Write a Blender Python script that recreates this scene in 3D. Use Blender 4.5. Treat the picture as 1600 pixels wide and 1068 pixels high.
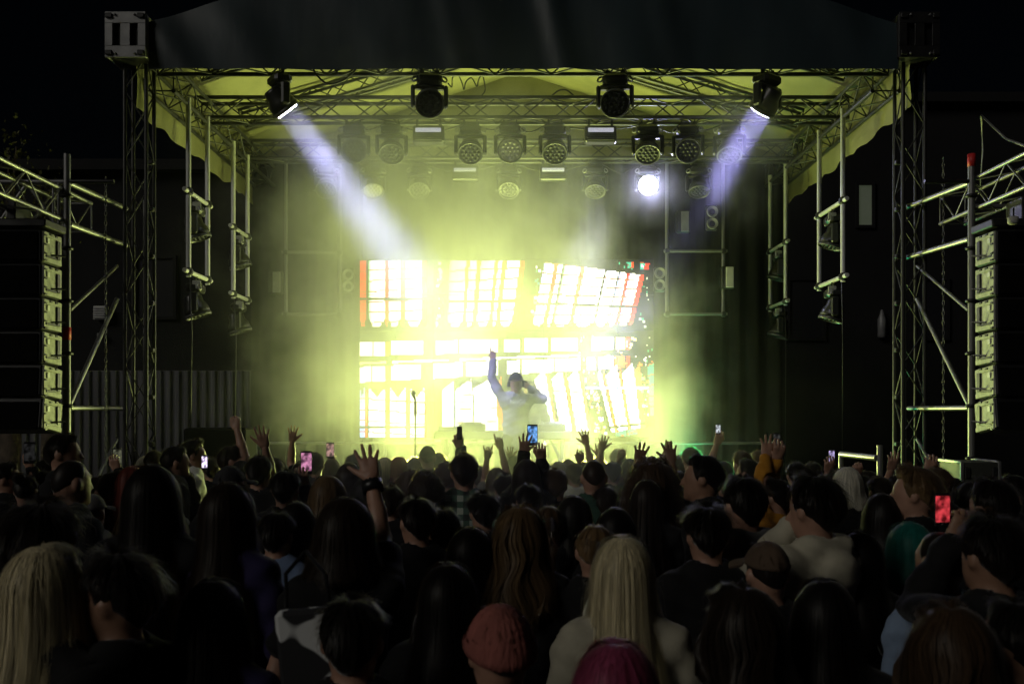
import bpy, math, random
import numpy as np
from mathutils import Vector, Matrix, Euler

for o in list(bpy.data.objects):
    bpy.data.objects.remove(o, do_unlink=True)
sc = bpy.context.scene
COL = sc.collection
R = math.radians
rnd = random.Random(7)
nrs = np.random.RandomState(11)

# ------------------------------------------------------------------ camera
HC, F, HZ = 2.05, 1555.6, 642.0          # camera height, focal length in photo pixels, horizon row
cam = bpy.data.cameras.new('camera')
cam.lens = 35; cam.sensor_width = 36; cam.shift_y = (HZ - 534) / 1600
cam.clip_start = 0.05; cam.clip_end = 400
cam.dof.use_dof = True; cam.dof.focus_distance = 12.0; cam.dof.aperture_fstop = 4.5
co = bpy.data.objects.new('camera', cam); COL.objects.link(co)
co.location = (0, 0, HC); co.rotation_euler = (R(90), 0, 0)
sc.camera = co

# ------------------------------------------------------------------ sky, faint light from behind the crowd, exposure
w = bpy.data.worlds.new('World'); sc.world = w; w.use_nodes = True
nt = w.node_tree; nt.nodes.clear()
wo = nt.nodes.new('ShaderNodeOutputWorld'); bg = nt.nodes.new('ShaderNodeBackground')
sky = nt.nodes.new('ShaderNodeTexSky'); sky.sky_type = 'NISHITA'; sky.sun_disc = False
sky.sun_elevation = R(32); sky.sun_rotation = R(215)
bg.inputs['Strength'].default_value = 0.00022
nt.links.new(sky.outputs[0], bg.inputs['Color']); nt.links.new(bg.outputs[0], wo.inputs['Surface'])
sun = bpy.data.lights.new('moonlight', 'SUN'); sun.energy = 0.40; sun.angle = R(24); sun.color = (1, .96, .86)
so = bpy.data.objects.new('moonlight', sun); COL.objects.link(so)
so.rotation_euler = Vector((0.72, 0.66, -0.5)).to_track_quat('-Z', 'Y').to_euler()

YG = (0.74, 0.86, 0.22)       # colour of the yellow-green floor washes
VI = (0.54, 0.53, 1.0)        # colour of the violet-white beams

sc.view_settings.view_transform = 'Standard'; sc.view_settings.look = 'None'
sc.view_settings.exposure = 0; sc.view_settings.gamma = 1; sc.view_settings.use_curve_mapping = False
cy = sc.cycles
cy.use_denoising = True; cy.max_bounces = 4; cy.diffuse_bounces = 2; cy.glossy_bounces = 2
cy.transmission_bounces = 2; cy.volume_bounces = 0; cy.transparent_max_bounces = 4
cy.volume_step_rate = 0.8; cy.volume_max_steps = 48; cy.use_adaptive_sampling = True; cy.adaptive_threshold = 0.03; cy.sample_clamp_indirect = 4.0
cy.caustics_reflective = False; cy.caustics_refractive = False

# ------------------------------------------------------------------ helpers
def at(px, py, Y):
    """point at distance Y seen at a pixel of the 1600 px wide photograph"""
    return Vector(((px - 800) * Y / F, Y, HC - (py - HZ) * Y / F))

def mat(name, col, rough=.6, metal=0., emit=None, es=1., spec=.5, var=0., vs=8., bump=0., bs=40., stretch=(1, 1, 1), trans=0., island=0., sheen=0., tcol=None, fwd=None):
    m = bpy.data.materials.new(name); m.use_nodes = True
    n = m.node_tree.nodes; l = m.node_tree.links
    b = n['Principled BSDF']
    b.inputs['Base Color'].default_value = (*col, 1); b.inputs['Roughness'].default_value = rough
    b.inputs['Metallic'].default_value = metal; b.inputs['Specular IOR Level'].default_value = spec
    if sheen: b.inputs['Sheen Weight'].default_value = sheen; b.inputs['Sheen Roughness'].default_value = .35; b.inputs['Sheen Tint'].default_value = (*[min(1, .35 + c) for c in col], 1)
    if emit: b.inputs['Emission Color'].default_value = (*emit, 1); b.inputs['Emission Strength'].default_value = es
    if var or bump or island:
        tc = n.new('ShaderNodeTexCoord'); mp = n.new('ShaderNodeMapping'); mp.inputs['Scale'].default_value = stretch
        l.new(tc.outputs['Object'], mp.inputs['Vector'])
        nz = n.new('ShaderNodeTexNoise'); nz.inputs['Scale'].default_value = vs; nz.inputs['Detail'].default_value = 5
        l.new(mp.outputs[0], nz.inputs['Vector'])
        mr = n.new('ShaderNodeMapRange'); mr.inputs[1].default_value = .3; mr.inputs[2].default_value = .7
        mr.inputs[3].default_value = 1 - var; mr.inputs[4].default_value = 1 + var
        l.new(nz.outputs['Fac'], mr.inputs[0])
        fac = mr.outputs[0]
        if island:
            g = n.new('ShaderNodeNewGeometry'); m2 = n.new('ShaderNodeMapRange')
            m2.inputs[3].default_value = 1 - island; m2.inputs[4].default_value = 1 + island
            l.new(g.outputs['Random Per Island'], m2.inputs[0])
            mu = n.new('ShaderNodeMath'); mu.operation = 'MULTIPLY'; l.new(fac, mu.inputs[0]); l.new(m2.outputs[0], mu.inputs[1]); fac = mu.outputs[0]
        vm = n.new('ShaderNodeVectorMath'); vm.operation = 'SCALE'; vm.inputs[0].default_value = col
        l.new(fac, vm.inputs['Scale']); l.new(vm.outputs[0], b.inputs['Base Color'])
        if bump:
            bz = n.new('ShaderNodeTexNoise'); bz.inputs['Scale'].default_value = bs; bz.inputs['Detail'].default_value = 3
            l.new(mp.outputs[0], bz.inputs['Vector'])
            bp = n.new('ShaderNodeBump'); bp.inputs['Strength'].default_value = bump; bp.inputs['Distance'].default_value = .02
            l.new(bz.outputs['Fac'], bp.inputs['Height']); l.new(bp.outputs[0], b.inputs['Normal'])
    if trans:
        t = n.new('ShaderNodeBsdfTranslucent'); t.inputs['Color'].default_value = (*(tcol or col), 1)
        if fwd:                                   # thin hair lets light from behind straight through, slightly spread
            rf = n.new('ShaderNodeBsdfRefraction'); rf.inputs['Color'].default_value = (*fwd, 1); rf.inputs['Roughness'].default_value = .55; rf.inputs['IOR'].default_value = 1.04
            m3 = n.new('ShaderNodeMixShader'); m3.inputs[0].default_value = .6; l.new(t.outputs[0], m3.inputs[1]); l.new(rf.outputs[0], m3.inputs[2]); t = m3
        mx = n.new('ShaderNodeMixShader'); mx.inputs[0].default_value = trans
        out = n['Material Output']; l.new(b.outputs[0], mx.inputs[1]); l.new(t.outputs[0], mx.inputs[2]); l.new(mx.outputs[0], out.inputs['Surface'])
    return m

M = {}
M['alu'] = mat('brushed_aluminium', (.27, .27, .26), .38, .85, var=.25, vs=14)
M['galv'] = mat('galvanised_pipe', (.20, .20, .20), .42, .6, var=.3, vs=10)
M['blacksteel'] = mat('black_painted_steel', (.02, .02, .02), .4, .2, var=.3)
M['darkalu'] = mat('weathered_truss_tube', (.045, .045, .043), .42, .5, var=.35, vs=9)
M['plastic'] = mat('black_plastic', (.014, .014, .015), .35, var=.2)
M['pipe'] = mat('bare_steel_pipe', (.62, .62, .60), .4, .3, var=.25, vs=7)
M['bezel'] = mat('grey_bezel', (.06, .06, .06), .35, var=.2)
M['lens'] = mat('dark_lens', (.02, .02, .024), .4, spec=.25)
M['lenslit'] = mat('lit_lens', (.8, .8, .8), .3, emit=(.80, .80, 1), es=26)
M['lensface'] = mat('bright_lens', (.8, .8, .8), .3, emit=(.78, .76, 1), es=32)
M['tubewin'] = mat('strobe_tube', (.5, .5, .5), .4, emit=(.75, .75, .9), es=.5)
M['lenspale'] = mat('pale_lens', (.30, .28, .30), .5, var=.2, vs=60)
M['canvas'] = mat('canopy_canvas', (.21, .20, .10), .75, var=.25, vs=1.2, bump=.2, bs=9)
M['tarp'] = mat('dark_blue_tarp', (.03, .046, .054), .42, var=.35, vs=1.5, bump=.4, bs=3, stretch=(1, 1, .25))
M['drape'] = mat('black_drape', (.005, .0055, .0055), .9, var=.25, vs=3)
M['deck'] = mat('stage_deck', (.03, .028, .025), .5, var=.4, vs=5)
M['asphalt'] = mat('asphalt', (.045, .045, .045), .9, var=.35, vs=4, bump=.3, bs=90)
M['corr'] = mat('corrugated_steel', (.12, .12, .13), .5, .4, var=.35, vs=3, stretch=(1, 1, .2))
M['wall'] = mat('dark_render', (.006, .006, .007), .9, var=.4, vs=1.2, bump=.3)
M['white'] = mat('white_plastic', (.62, .62, .62), .4, var=.1)
M['grey'] = mat('grey_metal', (.28, .28, .28), .5, .3, var=.2)
M['cab'] = mat('pale_and_lit_paint', (.36, .36, .33), .6, var=.25, vs=22, bump=.25, bs=160)  # pale paint; on the black speaker sides it holds the stage light
M['grille'] = mat('speaker_grille', (.004, .004, .004), .9, spec=.05, var=.2)
M['red'] = mat('red_tape', (.55, .03, .03), .5, var=.2)
M['rubber'] = mat('black_cable', (.015, .015, .015), .5, var=.2)
M['table'] = mat('table_top', (.10, .10, .10), .5, var=.2)
M['leaf'] = mat('leaf', (.10, .10, .02), .6, var=.5, vs=3, trans=.3, island=.5)  # yellow stage light is put into the leaf colour
M['bark'] = mat('bark', (.08, .06, .04), .9, var=.4, bump=.6)
M['win'] = mat('lit_window', (.1, .1, .1), .2, emit=(.55, .66, .42), es=.06, var=.3, vs=2)
M['wood'] = mat('case_board', (.035, .037, .03), .6, var=.3, vs=6)

_cyl = {}
def cylmesh(m, n=10):
    k = (m, n)
    if k not in _cyl:
        V = []; Fc = []
        for i in range(n):
            a = 2 * math.pi * i / n
            V += [(math.cos(a), math.sin(a), 0), (math.cos(a), math.sin(a), 1)]
        for i in range(n):
            j = (i + 1) % n
            Fc.append((2 * i, 2 * j, 2 * j + 1, 2 * i + 1))
        Fc.append(tuple(2 * i for i in range(n))[::-1]); Fc.append(tuple(2 * i + 1 for i in range(n)))
        me = bpy.data.meshes.new('tube'); me.from_pydata(V, [], Fc)
        for p in me.polygons: p.use_smooth = len(p.vertices) == 4
        me.materials.append(M[m]); _cyl[k] = me
    return _cyl[k]

def link(o, parent=None):
    COL.objects.link(o)
    if parent is not None:
        o.parent = parent
    return o

def tag(o, label=None, cat=None, group=None, kind=None):
    if label: o['label'] = label
    if cat: o['category'] = cat
    if group: o['group'] = group
    if kind: o['kind'] = kind
    return o

def empty(name, loc, label, cat, group=None, rz=0):
    o = bpy.data.objects.new(name, None); link(o); o.location = loc; o.rotation_euler = (0, 0, rz)
    o.empty_display_size = .1
    return tag(o, label, cat, group)

def tube(name, p, q, r, m, parent=None, n=10):
    """a pipe between two points given in the parent's own coordinates"""
    p, q = Vector(p), Vector(q); d = q - p
    o = bpy.data.objects.new(name, cylmesh(m, n)); link(o, parent)
    o.location = p; o.rotation_mode = 'QUATERNION'; o.rotation_quaternion = d.to_track_quat('Z', 'Y'); o.scale = (r, r, d.length)
    return o

class MB:
    """collects shapes into one mesh"""
    def __init__(s): s.v = []; s.f = []; s.mi = []; s.sm = []
    def add(s, V, Fs, mi=0, smooth=False):
        b = len(s.v); s.v += [tuple(x) for x in V]
        for f in Fs: s.f.append(tuple(b + i for i in f)); s.mi.append(mi); s.sm.append(smooth)
        return s
    def box(s, c, d, mi=0, rot=None, ch=0.):
        """box with chamfered vertical outline"""
        hx, hy, hz = d[0] / 2, d[1] / 2, d[2] / 2
        ch = min(ch, hx * .9, hy * .9, hz * .9)
        if ch <= 0:
            V = [(x, y, z) for x in (-hx, hx) for y in (-hy, hy) for z in (-hz, hz)]
            Fs = [(0, 1, 3, 2), (4, 6, 7, 5), (0, 4, 5, 1), (2, 3, 7, 6), (0, 2, 6, 4), (1, 5, 7, 3)]
        else:
            o = [(hx - ch, hy), (-hx + ch, hy), (-hx, hy - ch), (-hx, -hy + ch), (-hx + ch, -hy), (hx - ch, -hy), (hx, -hy + ch), (hx, hy - ch)]
            i = [(x * (1 - ch / hx), y * (1 - ch / hy)) for x, y in o]
            V = [(*p, -hz) for p in i] + [(*p, -hz + ch) for p in o] + [(*p, hz - ch) for p in o] + [(*p, hz) for p in i]
            Fs = [(k, (k + 1) % 8, 8 + (k + 1) % 8, 8 + k) for k in range(8)]
            Fs += [(8 + k, 8 + (k + 1) % 8, 16 + (k + 1) % 8, 16 + k) for k in range(8)]
            Fs += [(16 + k, 16 + (k + 1) % 8, 24 + (k + 1) % 8, 24 + k) for k in range(8)]
            Fs += [tuple(range(7, -1, -1)), tuple(range(24, 32))]
        c = Vector(c)
        V = [(c + (rot @ Vector(v) if rot else Vector(v))) for v in V]
        return s.add(V, Fs, mi)
    def pipe(s, pts, r, n=6, mi=0, closed=False):
        pts = [Vector(p) for p in pts]; V = []; Fs = []
        m = len(pts)
        for i, p in enumerate(pts):
            t = (pts[(i + 1) % m if closed else min(i + 1, m - 1)] - pts[(i - 1) % m if closed else max(i - 1, 0)])
            q = t.to_track_quat('Z', 'Y') if t.length > 1e-9 else Vector((0, 0, 1)).to_track_quat('Z', 'Y')
            rr = r[i] if isinstance(r, (list, tuple)) else r
            for k in range(n):
                a = 2 * math.pi * k / n
                V.append(p + q @ Vector((math.cos(a) * rr, math.sin(a) * rr, 0)))
        for i in range(m if closed else m - 1):
            j = (i + 1) % m
            for k in range(n):
                k2 = (k + 1) % n
                Fs.append((i * n + k, i * n + k2, j * n + k2, j * n + k))
        if not closed:
            Fs.append(tuple(range(n))[::-1]); Fs.append(tuple((m - 1) * n + k for k in range(n)))
        return s.add(V, Fs, mi, True)
    def lathe(s, prof, n=20, mi=0, c=(0, 0, 0), cap=True):
        V = []; Fs = []; c = Vector(c)
        for r, z in prof:
            for k in range(n):
                a = 2 * math.pi * k / n; V.append(c + Vector((r * math.cos(a), r * math.sin(a), z)))
        for i in range(len(prof) - 1):
            for k in range(n):
                k2 = (k + 1) % n; Fs.append((i * n + k, i * n + k2, (i + 1) * n + k2, (i + 1) * n + k))
        if cap:
            Fs.append(tuple(range(n))[::-1]); Fs.append(tuple((len(prof) - 1) * n + k for k in range(n)))
        return s.add(V, Fs, mi, True)
    def mesh(s, name, mats):
        me = bpy.data.meshes.new(name); me.from_pydata(s.v, [], s.f)
        for m in (mats if isinstance(mats, (list, tuple)) else [mats]): me.materials.append(M[m] if isinstance(m, str) else m)
        me.polygons.foreach_set('material_index', s.mi); me.polygons.foreach_set('use_smooth', s.sm)
        me.update(); return me
    def obj(s, name, mats, parent=None):
        return link(bpy.data.objects.new(name, s.mesh(name, mats)), parent)

def npmesh(name, V, Q, m=None, smooth=True):
    V = np.asarray(V, np.float32); Q = np.asarray(Q, np.int32)
    me = bpy.data.meshes.new(name)
    me.vertices.add(len(V)); me.vertices.foreach_set('co', V.ravel())
    me.loops.add(Q.size); me.loops.foreach_set('vertex_index', Q.ravel())
    me.polygons.add(len(Q)); me.polygons.foreach_set('loop_start', np.arange(0, Q.size, Q.shape[1], dtype=np.int32))
    me.polygons.foreach_set('loop_total', np.full(len(Q), Q.shape[1], np.int32))
    me.polygons.foreach_set('use_smooth', np.full(len(Q), smooth))
    me.update(calc_edges=True); me.validate()
    if m is not None: me.materials.append(M[m] if isinstance(m, str) else m)
    return me

def sheet(name, fn, nu, nv, m, parent=None, smooth=True):
    """surface from a function of (u, v) arrays in 0..1"""
    u, v = np.meshgrid(np.linspace(0, 1, nu), np.linspace(0, 1, nv), indexing='ij')
    P = np.stack(fn(u, v), -1).reshape(-1, 3)
    i, j = np.meshgrid(np.arange(nu - 1), np.arange(nv - 1), indexing='ij'); i = i.ravel(); j = j.ravel()
    Q = np.stack([i * nv + j, (i + 1) * nv + j, (i + 1) * nv + j + 1, i * nv + j + 1], 1)
    return link(bpy.data.objects.new(name, npmesh(name, P, Q, m, smooth)), parent)

def snoise(x, y, seed=0, n=6, f=1.0):
    g = np.random.RandomState(seed); o = 0
    for k in range(n):
        a = g.uniform(0, 6.28); fr = f * (1 + .7 * k); o = o + np.sin((x * math.cos(a) + y * math.sin(a)) * fr * 3 + g.uniform(0, 6.28)) / (1 + .7 * k)
    return o / 2.5
# ------------------------------------------------------------------ ground, fence, houses behind
g = MB().add([(-70, -20, 0), (70, -20, 0), (70, 110, 0), (-70, 110, 0)], [(0, 1, 2, 3)]).obj('ground', 'asphalt'); tag(g, kind='structure')

def corrugated(u, v):
    x = -12 + u * 8.4
    return x, 16.6 + .022 * np.sign(np.sin(x * 42)) * np.minimum(1, np.abs(np.sin(x * 42)) * 2.2), v * 2.72
fe = empty('corrugated_fence', (-8, 16.6, 0), 'grey corrugated metal fence standing beyond the stage at left', 'fence')
fs = sheet('corrugated_sheet', corrugated, 900, 2, 'corr', None, False); fs.parent = fe; fs.matrix_parent_inverse = Matrix.Translation((8, -16.6, 0))
tube('top_rail', (-4, .06, 2.7), (4.4, .06, 2.7), .03, 'galv', fe)
for k in range(5): tube('fence_post', (-3.9 + k * 2.05, .08, 0), (-3.9 + k * 2.05, .08, 2.7), .035, 'galv', fe)

def building(name, x0, x1, y, h, label):
    e = empty(name, ((x0 + x1) / 2, y, 0), label, 'building')
    hw = (x1 - x0) / 2
    MB().box((0, 2, h / 2), (hw * 2, 4, h)).obj('wall', 'wall', e)
    MB().box((0, 1.9, h + .1), (hw * 2 + .3, 4.3, .2)).obj('roof', 'wall', e)
    return e
bl = building('dark_building', -20, -3.0, 19, 6.6, 'dark rendered building behind the corrugated fence at left')
br = building('dark_building', 3.2, 20, 21, 8.5, 'tall dark building behind the stage at right')
def window(parent, P, wd, ht, pane):
    l = P - parent.location
    fr = MB()
    for sx in (-1, 1): fr.box((l.x + sx * (wd / 2 + .03), l.y - .03, l.z), (.06, .08, ht + .12))
    for sz in (-1, 1): fr.box((l.x, l.y - .03, l.z + sz * (ht / 2 + .03)), (wd, .08, .06))
    f = fr.obj('window', 'wall', parent)
    MB().box((l.x, l.y - .012, l.z), (wd, .02, ht)).obj('pane', pane, f)
window(br, at(1351, 321, 21), .28, .84, 'win')
for k in range(4): window(br, Vector((6.2 + k * 2.6, 21, 4.2)), .7, 1.2, 'lens')
for k in range(5): window(bl, Vector((-16 + k * 2.3, 19, 4.4)), .7, 1.1, 'lens')
# louvred unit and small boxes on the left building
P = at(158, 489, 18.9); e = empty('ventilation_unit', P, 'small white louvred ventilation unit on dark wall behind left scaffold', 'ventilator')
MB().box((0, 0, 0), (.24, .16, .26), ch=.01).obj('casing', 'white', e)
for k in range(5): MB().box((0, -.09, -.09 + k * .045), (.21, .03, .02), rot=Euler((.5, 0, 0)).to_matrix()).obj('slat', 'white', e)
P = at(156, 524, 18.9); tag(MB().box(P, (.08, .1, .09), ch=.01).obj('junction_box', 'grey'), 'small pale junction box below the white ventilation unit', 'box')
P = at(1378, 506, 20.9); e = empty('wall_lantern', P, 'thin pale wall lantern on the dark building behind right tower', 'lantern')
MB().lathe([(.05, -.3), (.09, -.26), (.09, .1), (.05, .2), (.02, .3)], 10).obj('shade', 'grey', e)
MB().box((0, .1, .1), (.04, .2, .04)).obj('bracket', 'blacksteel', e)

def make_tree(label, base, h, top_pts, n, seed):
    g = np.random.RandomState(seed)
    e = empty('tree', base, label, 'tree', 'trees in the dark at left')
    mb = MB(); mb.pipe([(0, 0, 0), (.1, 0, h * .3), (.05, .1, h * .6), (.2, .1, h * .95)], [.16, .13, .09, .02], 8)
    for p in top_pts:
        mb.pipe([(.07, .05, h * .5), (p[0] * .5, p[1] * .5, (h * .55 + p[2]) / 2 + .2), p], [.05, .03, .01], 5)
    mb.obj('trunk', 'bark', e)
    V = []; Q = []
    for p in top_pts:
        for k in range(n):
            c = np.array(p) + g.normal(0, 1, 3) * np.array([.11, .12, .16]) * (1 if k % 4 else 1.5)
            a = g.normal(0, 1, 3); a /= np.linalg.norm(a); b = np.cross(a, g.normal(0, 1, 3)); b /= np.linalg.norm(b)
            s = g.uniform(.022, .042); i = len(V)
            V += [c - a * s, c + b * s * .6, c + a * s, c - b * s * .6]; Q.append((i, i + 1, i + 2, i + 3))
    link(bpy.data.objects.new('crown', npmesh('crown', V, Q, 'leaf', False)), e)
    return e
B = at(5, 642, 13); B.z = 0
make_tree('tall tree with sparse yellow-lit leaves above left scaffold', B, 5.2, [(0, 0, 5.1), (.12, -.1, 5.3), (.05, 0, 4.8), (-.3, 0, 5.0), (.1, .2, 4.5), (.17, 0, 5.5)], 60, 3)
B = at(68, 642, 14); B.z = 0
make_tree('lower thin tree right of the yellow-lit tree, behind scaffold', B, 5.1, [(0, 0, 5.2), (.15, 0, 5.05), (-.15, .1, 5.0), (.1, 0, 4.8)], 45, 5)

# ------------------------------------------------------------------ stage
ST = .85; CX = .12
st = empty('stage_platform', (CX, 13, 0), 'black stage platform under the truss roof', 'stage')
for i in range(4):
    for j in range(3):
        MB().box((-3 + i * 2, -1.6 + j * 1.6, ST - .05), (1.99, 1.59, .1), ch=.008).obj('deck_panel', 'deck', st)
MB().box((0, -2.44, ST / 2 - .06), (8, .04, ST - .13)).obj('front_skirt', 'drape', st)
for x in (-3.9, -1.3, 1.3, 3.9):
    for y in (-2.3, 0, 2.3): tube('leg', (x, y, 0), (x, y, ST - .1), .03, 'galv', st)

# roof: canopy, valance, skirts, back gable
rf = empty('stage_roof', (CX, 10.4, 5.7), 'pitched canvas stage roof with dark front valance', 'stage roof')
EZ, RZ = 5.98, 7.28; WL = 4.12
def rel(f): return lambda u, v: (lambda a: (a[0] - CX, a[1] - 10.4, a[2] - 5.7))(f(u, v))
def roofz(x): return EZ + (RZ - EZ) * (1 - np.abs(x - CX) / WL)
def canopy(u, v):
    x = CX + (u * 2 - 1) * WL; y = 10.44 + v * 5.0
    return x, y, roofz(x) - .05 * np.sin(v * math.pi * 3) ** 2 + .012 * snoise(x, y, 4, f=2)
sheet('canopy', rel(canopy), 90, 50, 'canvas', rf)
def smooth_(x): return np.clip(x + .3, 0, 1)
def valance(u, v):
    x = CX + (u * 2 - 1) * (WL - .22)
    zb = 5.607 + 0 * x; zt = roofz(x) + .03
    z = zb + (zt - zb) * v
    drift = x + .35 * v
    fold = .05 * np.abs(np.sin(drift * 2.3 + .6 * np.sin(drift * .9))) ** 14 * smooth_(np.sin(drift * 1.3 + .8))
    return x, 10.36 - fold - .03 * snoise(drift * .9, z * .35, 9, f=1.1) - .012 * np.sin(v * 3.1), z
sheet('front_valance', rel(valance), 240, 40, 'tarp', rf)
def gable(u, v):
    x = CX + (u * 2 - 1) * WL
    zb = 5.86 + 0 * x; return x, 15.42 + .03 * snoise(x, v, 6, f=2), zb + (roofz(x) - zb) * v
sheet('back_gable', rel(gable), 60, 10, 'canvas', rf)
for sx in (-1, 1):
    def skirt(u, v, sx=sx):
        y = 10.55 + u * 4.85
        zb = 5.24 + .045 * snoise(y, 0, 21 + sx, f=1.3) + .02 * np.sin(y * 9)
        return CX + sx * (WL - .02) + .02 * snoise(y, v, 30 + sx, f=2.5), y, zb + (EZ - zb) * v
    sheet('side_skirt', rel(skirt), 90, 8, 'canvas', rf)

def truss(name, p0, p1, wd, ht, seg, label, m='darkalu', r=.024, rb=.009, group='roof trusses', up=(0, 0, 1), cat='truss', faces=(0, 1, 2, 3)):
    p0, p1 = Vector(p0), Vector(p1); d = p1 - p0; L = d.length; t = d.normalized()
    s = t.cross(Vector(up)).normalized(); u = s.cross(t)
    e = empty(name, p0, label, cat, group)
    c = [s * a * wd / 2 + u * b * ht / 2 for a, b in ((-1, -1), (1, -1), (1, 1), (-1, 1))]
    for o in c: tube('chord', o, o + d, r, m, e)
    n = max(1, round(L / seg))
    for fi in faces:
        a, b = c[fi], c[(fi + 1) % 4]
        for k in range(n):
            q0, q1 = (a, b) if (k + fi) % 2 == 0 else (b, a)
            tube('brace', q0 + t * L * k / n, q1 + t * L * (k + 1) / n, rb, m, e, 6)
        for k in (0, n): tube('end_brace', a + t * L * k / n, b + t * L * k / n, rb, m, e, 6)
    return e

XL, XR = CX - 3.93, CX + 3.93
truss('front_truss', (XL, 10.58, 5.80), (XR, 10.58, 5.80), .26, .26, .3, 'front roof truss just behind the dark valance')
truss('middle_truss', (XL, 12.1, 5.70), (XR, 12.1, 5.70), .26, .24, .3, 'middle lighting truss crossing under the canopy')
truss('rear_truss', (XL, 14.0, 5.70), (XR, 14.0, 5.70), .24, .24, .3, 'rear lighting truss half lost in smoke above the screen')
truss('side_truss', (XL + .01, 10.75, 5.65), (XL + .01, 15.3, 5.65), .29, .29, .33, 'side roof truss running back along the left skirt')
truss('side_truss', (XR - .01, 10.75, 5.65), (XR - .01, 15.3, 5.65), .29, .29, .33, 'side roof truss running back along the right skirt')
for sx, nm in ((-1, 'left'), (1, 'right')):
    for y, wh in ((11.3, 'front'), (13.2, 'rear')):
        truss('rafter_truss', (CX + sx * 3.7, y, 5.92), (CX + sx * .05, y, 7.0), .16, .2, .25,
              f'{wh} sloping rafter truss below the canopy on the {nm} side', group='rafter trusses', r=.02, rb=.008)
truss('king_post', (CX - .1, 11.3, 5.95), (CX - .1, 11.3, 7.0), .2, .2, .22, 'short upright truss post under the roof ridge', up=(0, 1, 0), group=None)

# corner blocks and towers
def corner_block(px, Y, label, m):
    P = at(px, 66, Y); e = empty('corner_block', P, label, 'truss block')
    W, H, D = .42, .47, .42
    fr = MB()
    for z in (-.175, .175): fr.box((0, -D / 2, z), (W, .02, .12), ch=.004)
    for x, ww in ((-.17, .08), (0, .1), (.17, .08)): fr.box((x, -D / 2, 0), (ww, .019, .23), ch=.003)
    fr.obj('front_plate', m, e)
    MB().box((0, .02, 0), (W - .03, D - .06, H - .04)).obj('core', 'plastic', e)
    for sx in (-1, 1): MB().box((sx * (W / 2 - .012), .015, 0), (.02, D - .03, H - .02), ch=.004).obj('side_plate', m, e)
    MB().box((0, .015, H / 2 - .012), (W - .05, D - .03, .02), ch=.004).obj('top_plate', m, e)
    for sx in (-1, 1):
        for sz in (-1, 1):
            MB().box((sx * .165, -D / 2 - .022, sz * .19), (.07, .024, .05), ch=.006).obj('corner_bracket', 'blacksteel', e)
            b = MB(); b.lathe([(.012, 0), (.012, .02)], 8); o = b.obj('bolt', 'grey', e)
            o.location = (sx * .1, -D / 2 - .008, sz * .2); o.rotation_euler = (R(90), 0, 0)
    return e
corner_block(208, 10.45, 'grey steel corner block with two square holes atop left tower', 'grey')
corner_block(1424, 10.5, 'unlit dark corner block atop the right tower', 'blacksteel')  # missing light is put into the black; left block is grey
def tower(x0, x1, label):
    P = Vector(((x0 + x1) / 2, 10.62, 0))
    e = truss('tower_truss', P, P + Vector((0, 0, 5.8)), x1 - x0, .23, .36, label, 'darkalu', .022, .008, 'roof towers', up=(0, 1, 0), cat='tower')
    MB().box((0, 0, .03), (.7, .7, .06), ch=.01).obj('base_plate', 'blacksteel', e)
    for k in range(9): MB().box((.12 if x0 < 0 else -.12, .0, .7 + k * .5), (.07, .07, .05), ch=.01).obj('coupler', 'blacksteel', e)
    tube('ballast_pipe', ((.05 if x0 < 0 else -.05), .02, .06), ((.05 if x0 < 0 else -.05), .02, 4.3), .024, 'galv', e)
    return e
tower(-4.085, -3.86, 'slim four-legged truss tower carrying the left roof corner')
tower(4.126, 4.355, 'slim four-legged truss tower carrying the right roof corner')

# drapes at the back
def drape(x0, x1, y, z1, label, seed):
    def f(u, v):
        x = x0 + u * (x1 - x0)
        return x, y + .05 * np.sin(x * 21 + 1.3 * np.sin(x * 3 + seed)) * (1.05 - .35 * v) + .02 * snoise(x, v * .6, seed, f=2), ST + .02 + (z1 - ST) * v
    return tag(sheet('stage_drape', f, int((x1 - x0) * 60), 6, 'drape'), label, 'drape', 'back drapes')
drape(-4.0, -2.35, 15.3, 5.85, 'black back drape hanging left of the video screen', 1)
drape(-2.3, 2.75, 15.36, 5.85, 'wide black back drape behind the video screen', 2)
drape(2.8, 4.15, 15.3, 5.85, 'black back drape in long folds hanging right of the screen', 3)

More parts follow.
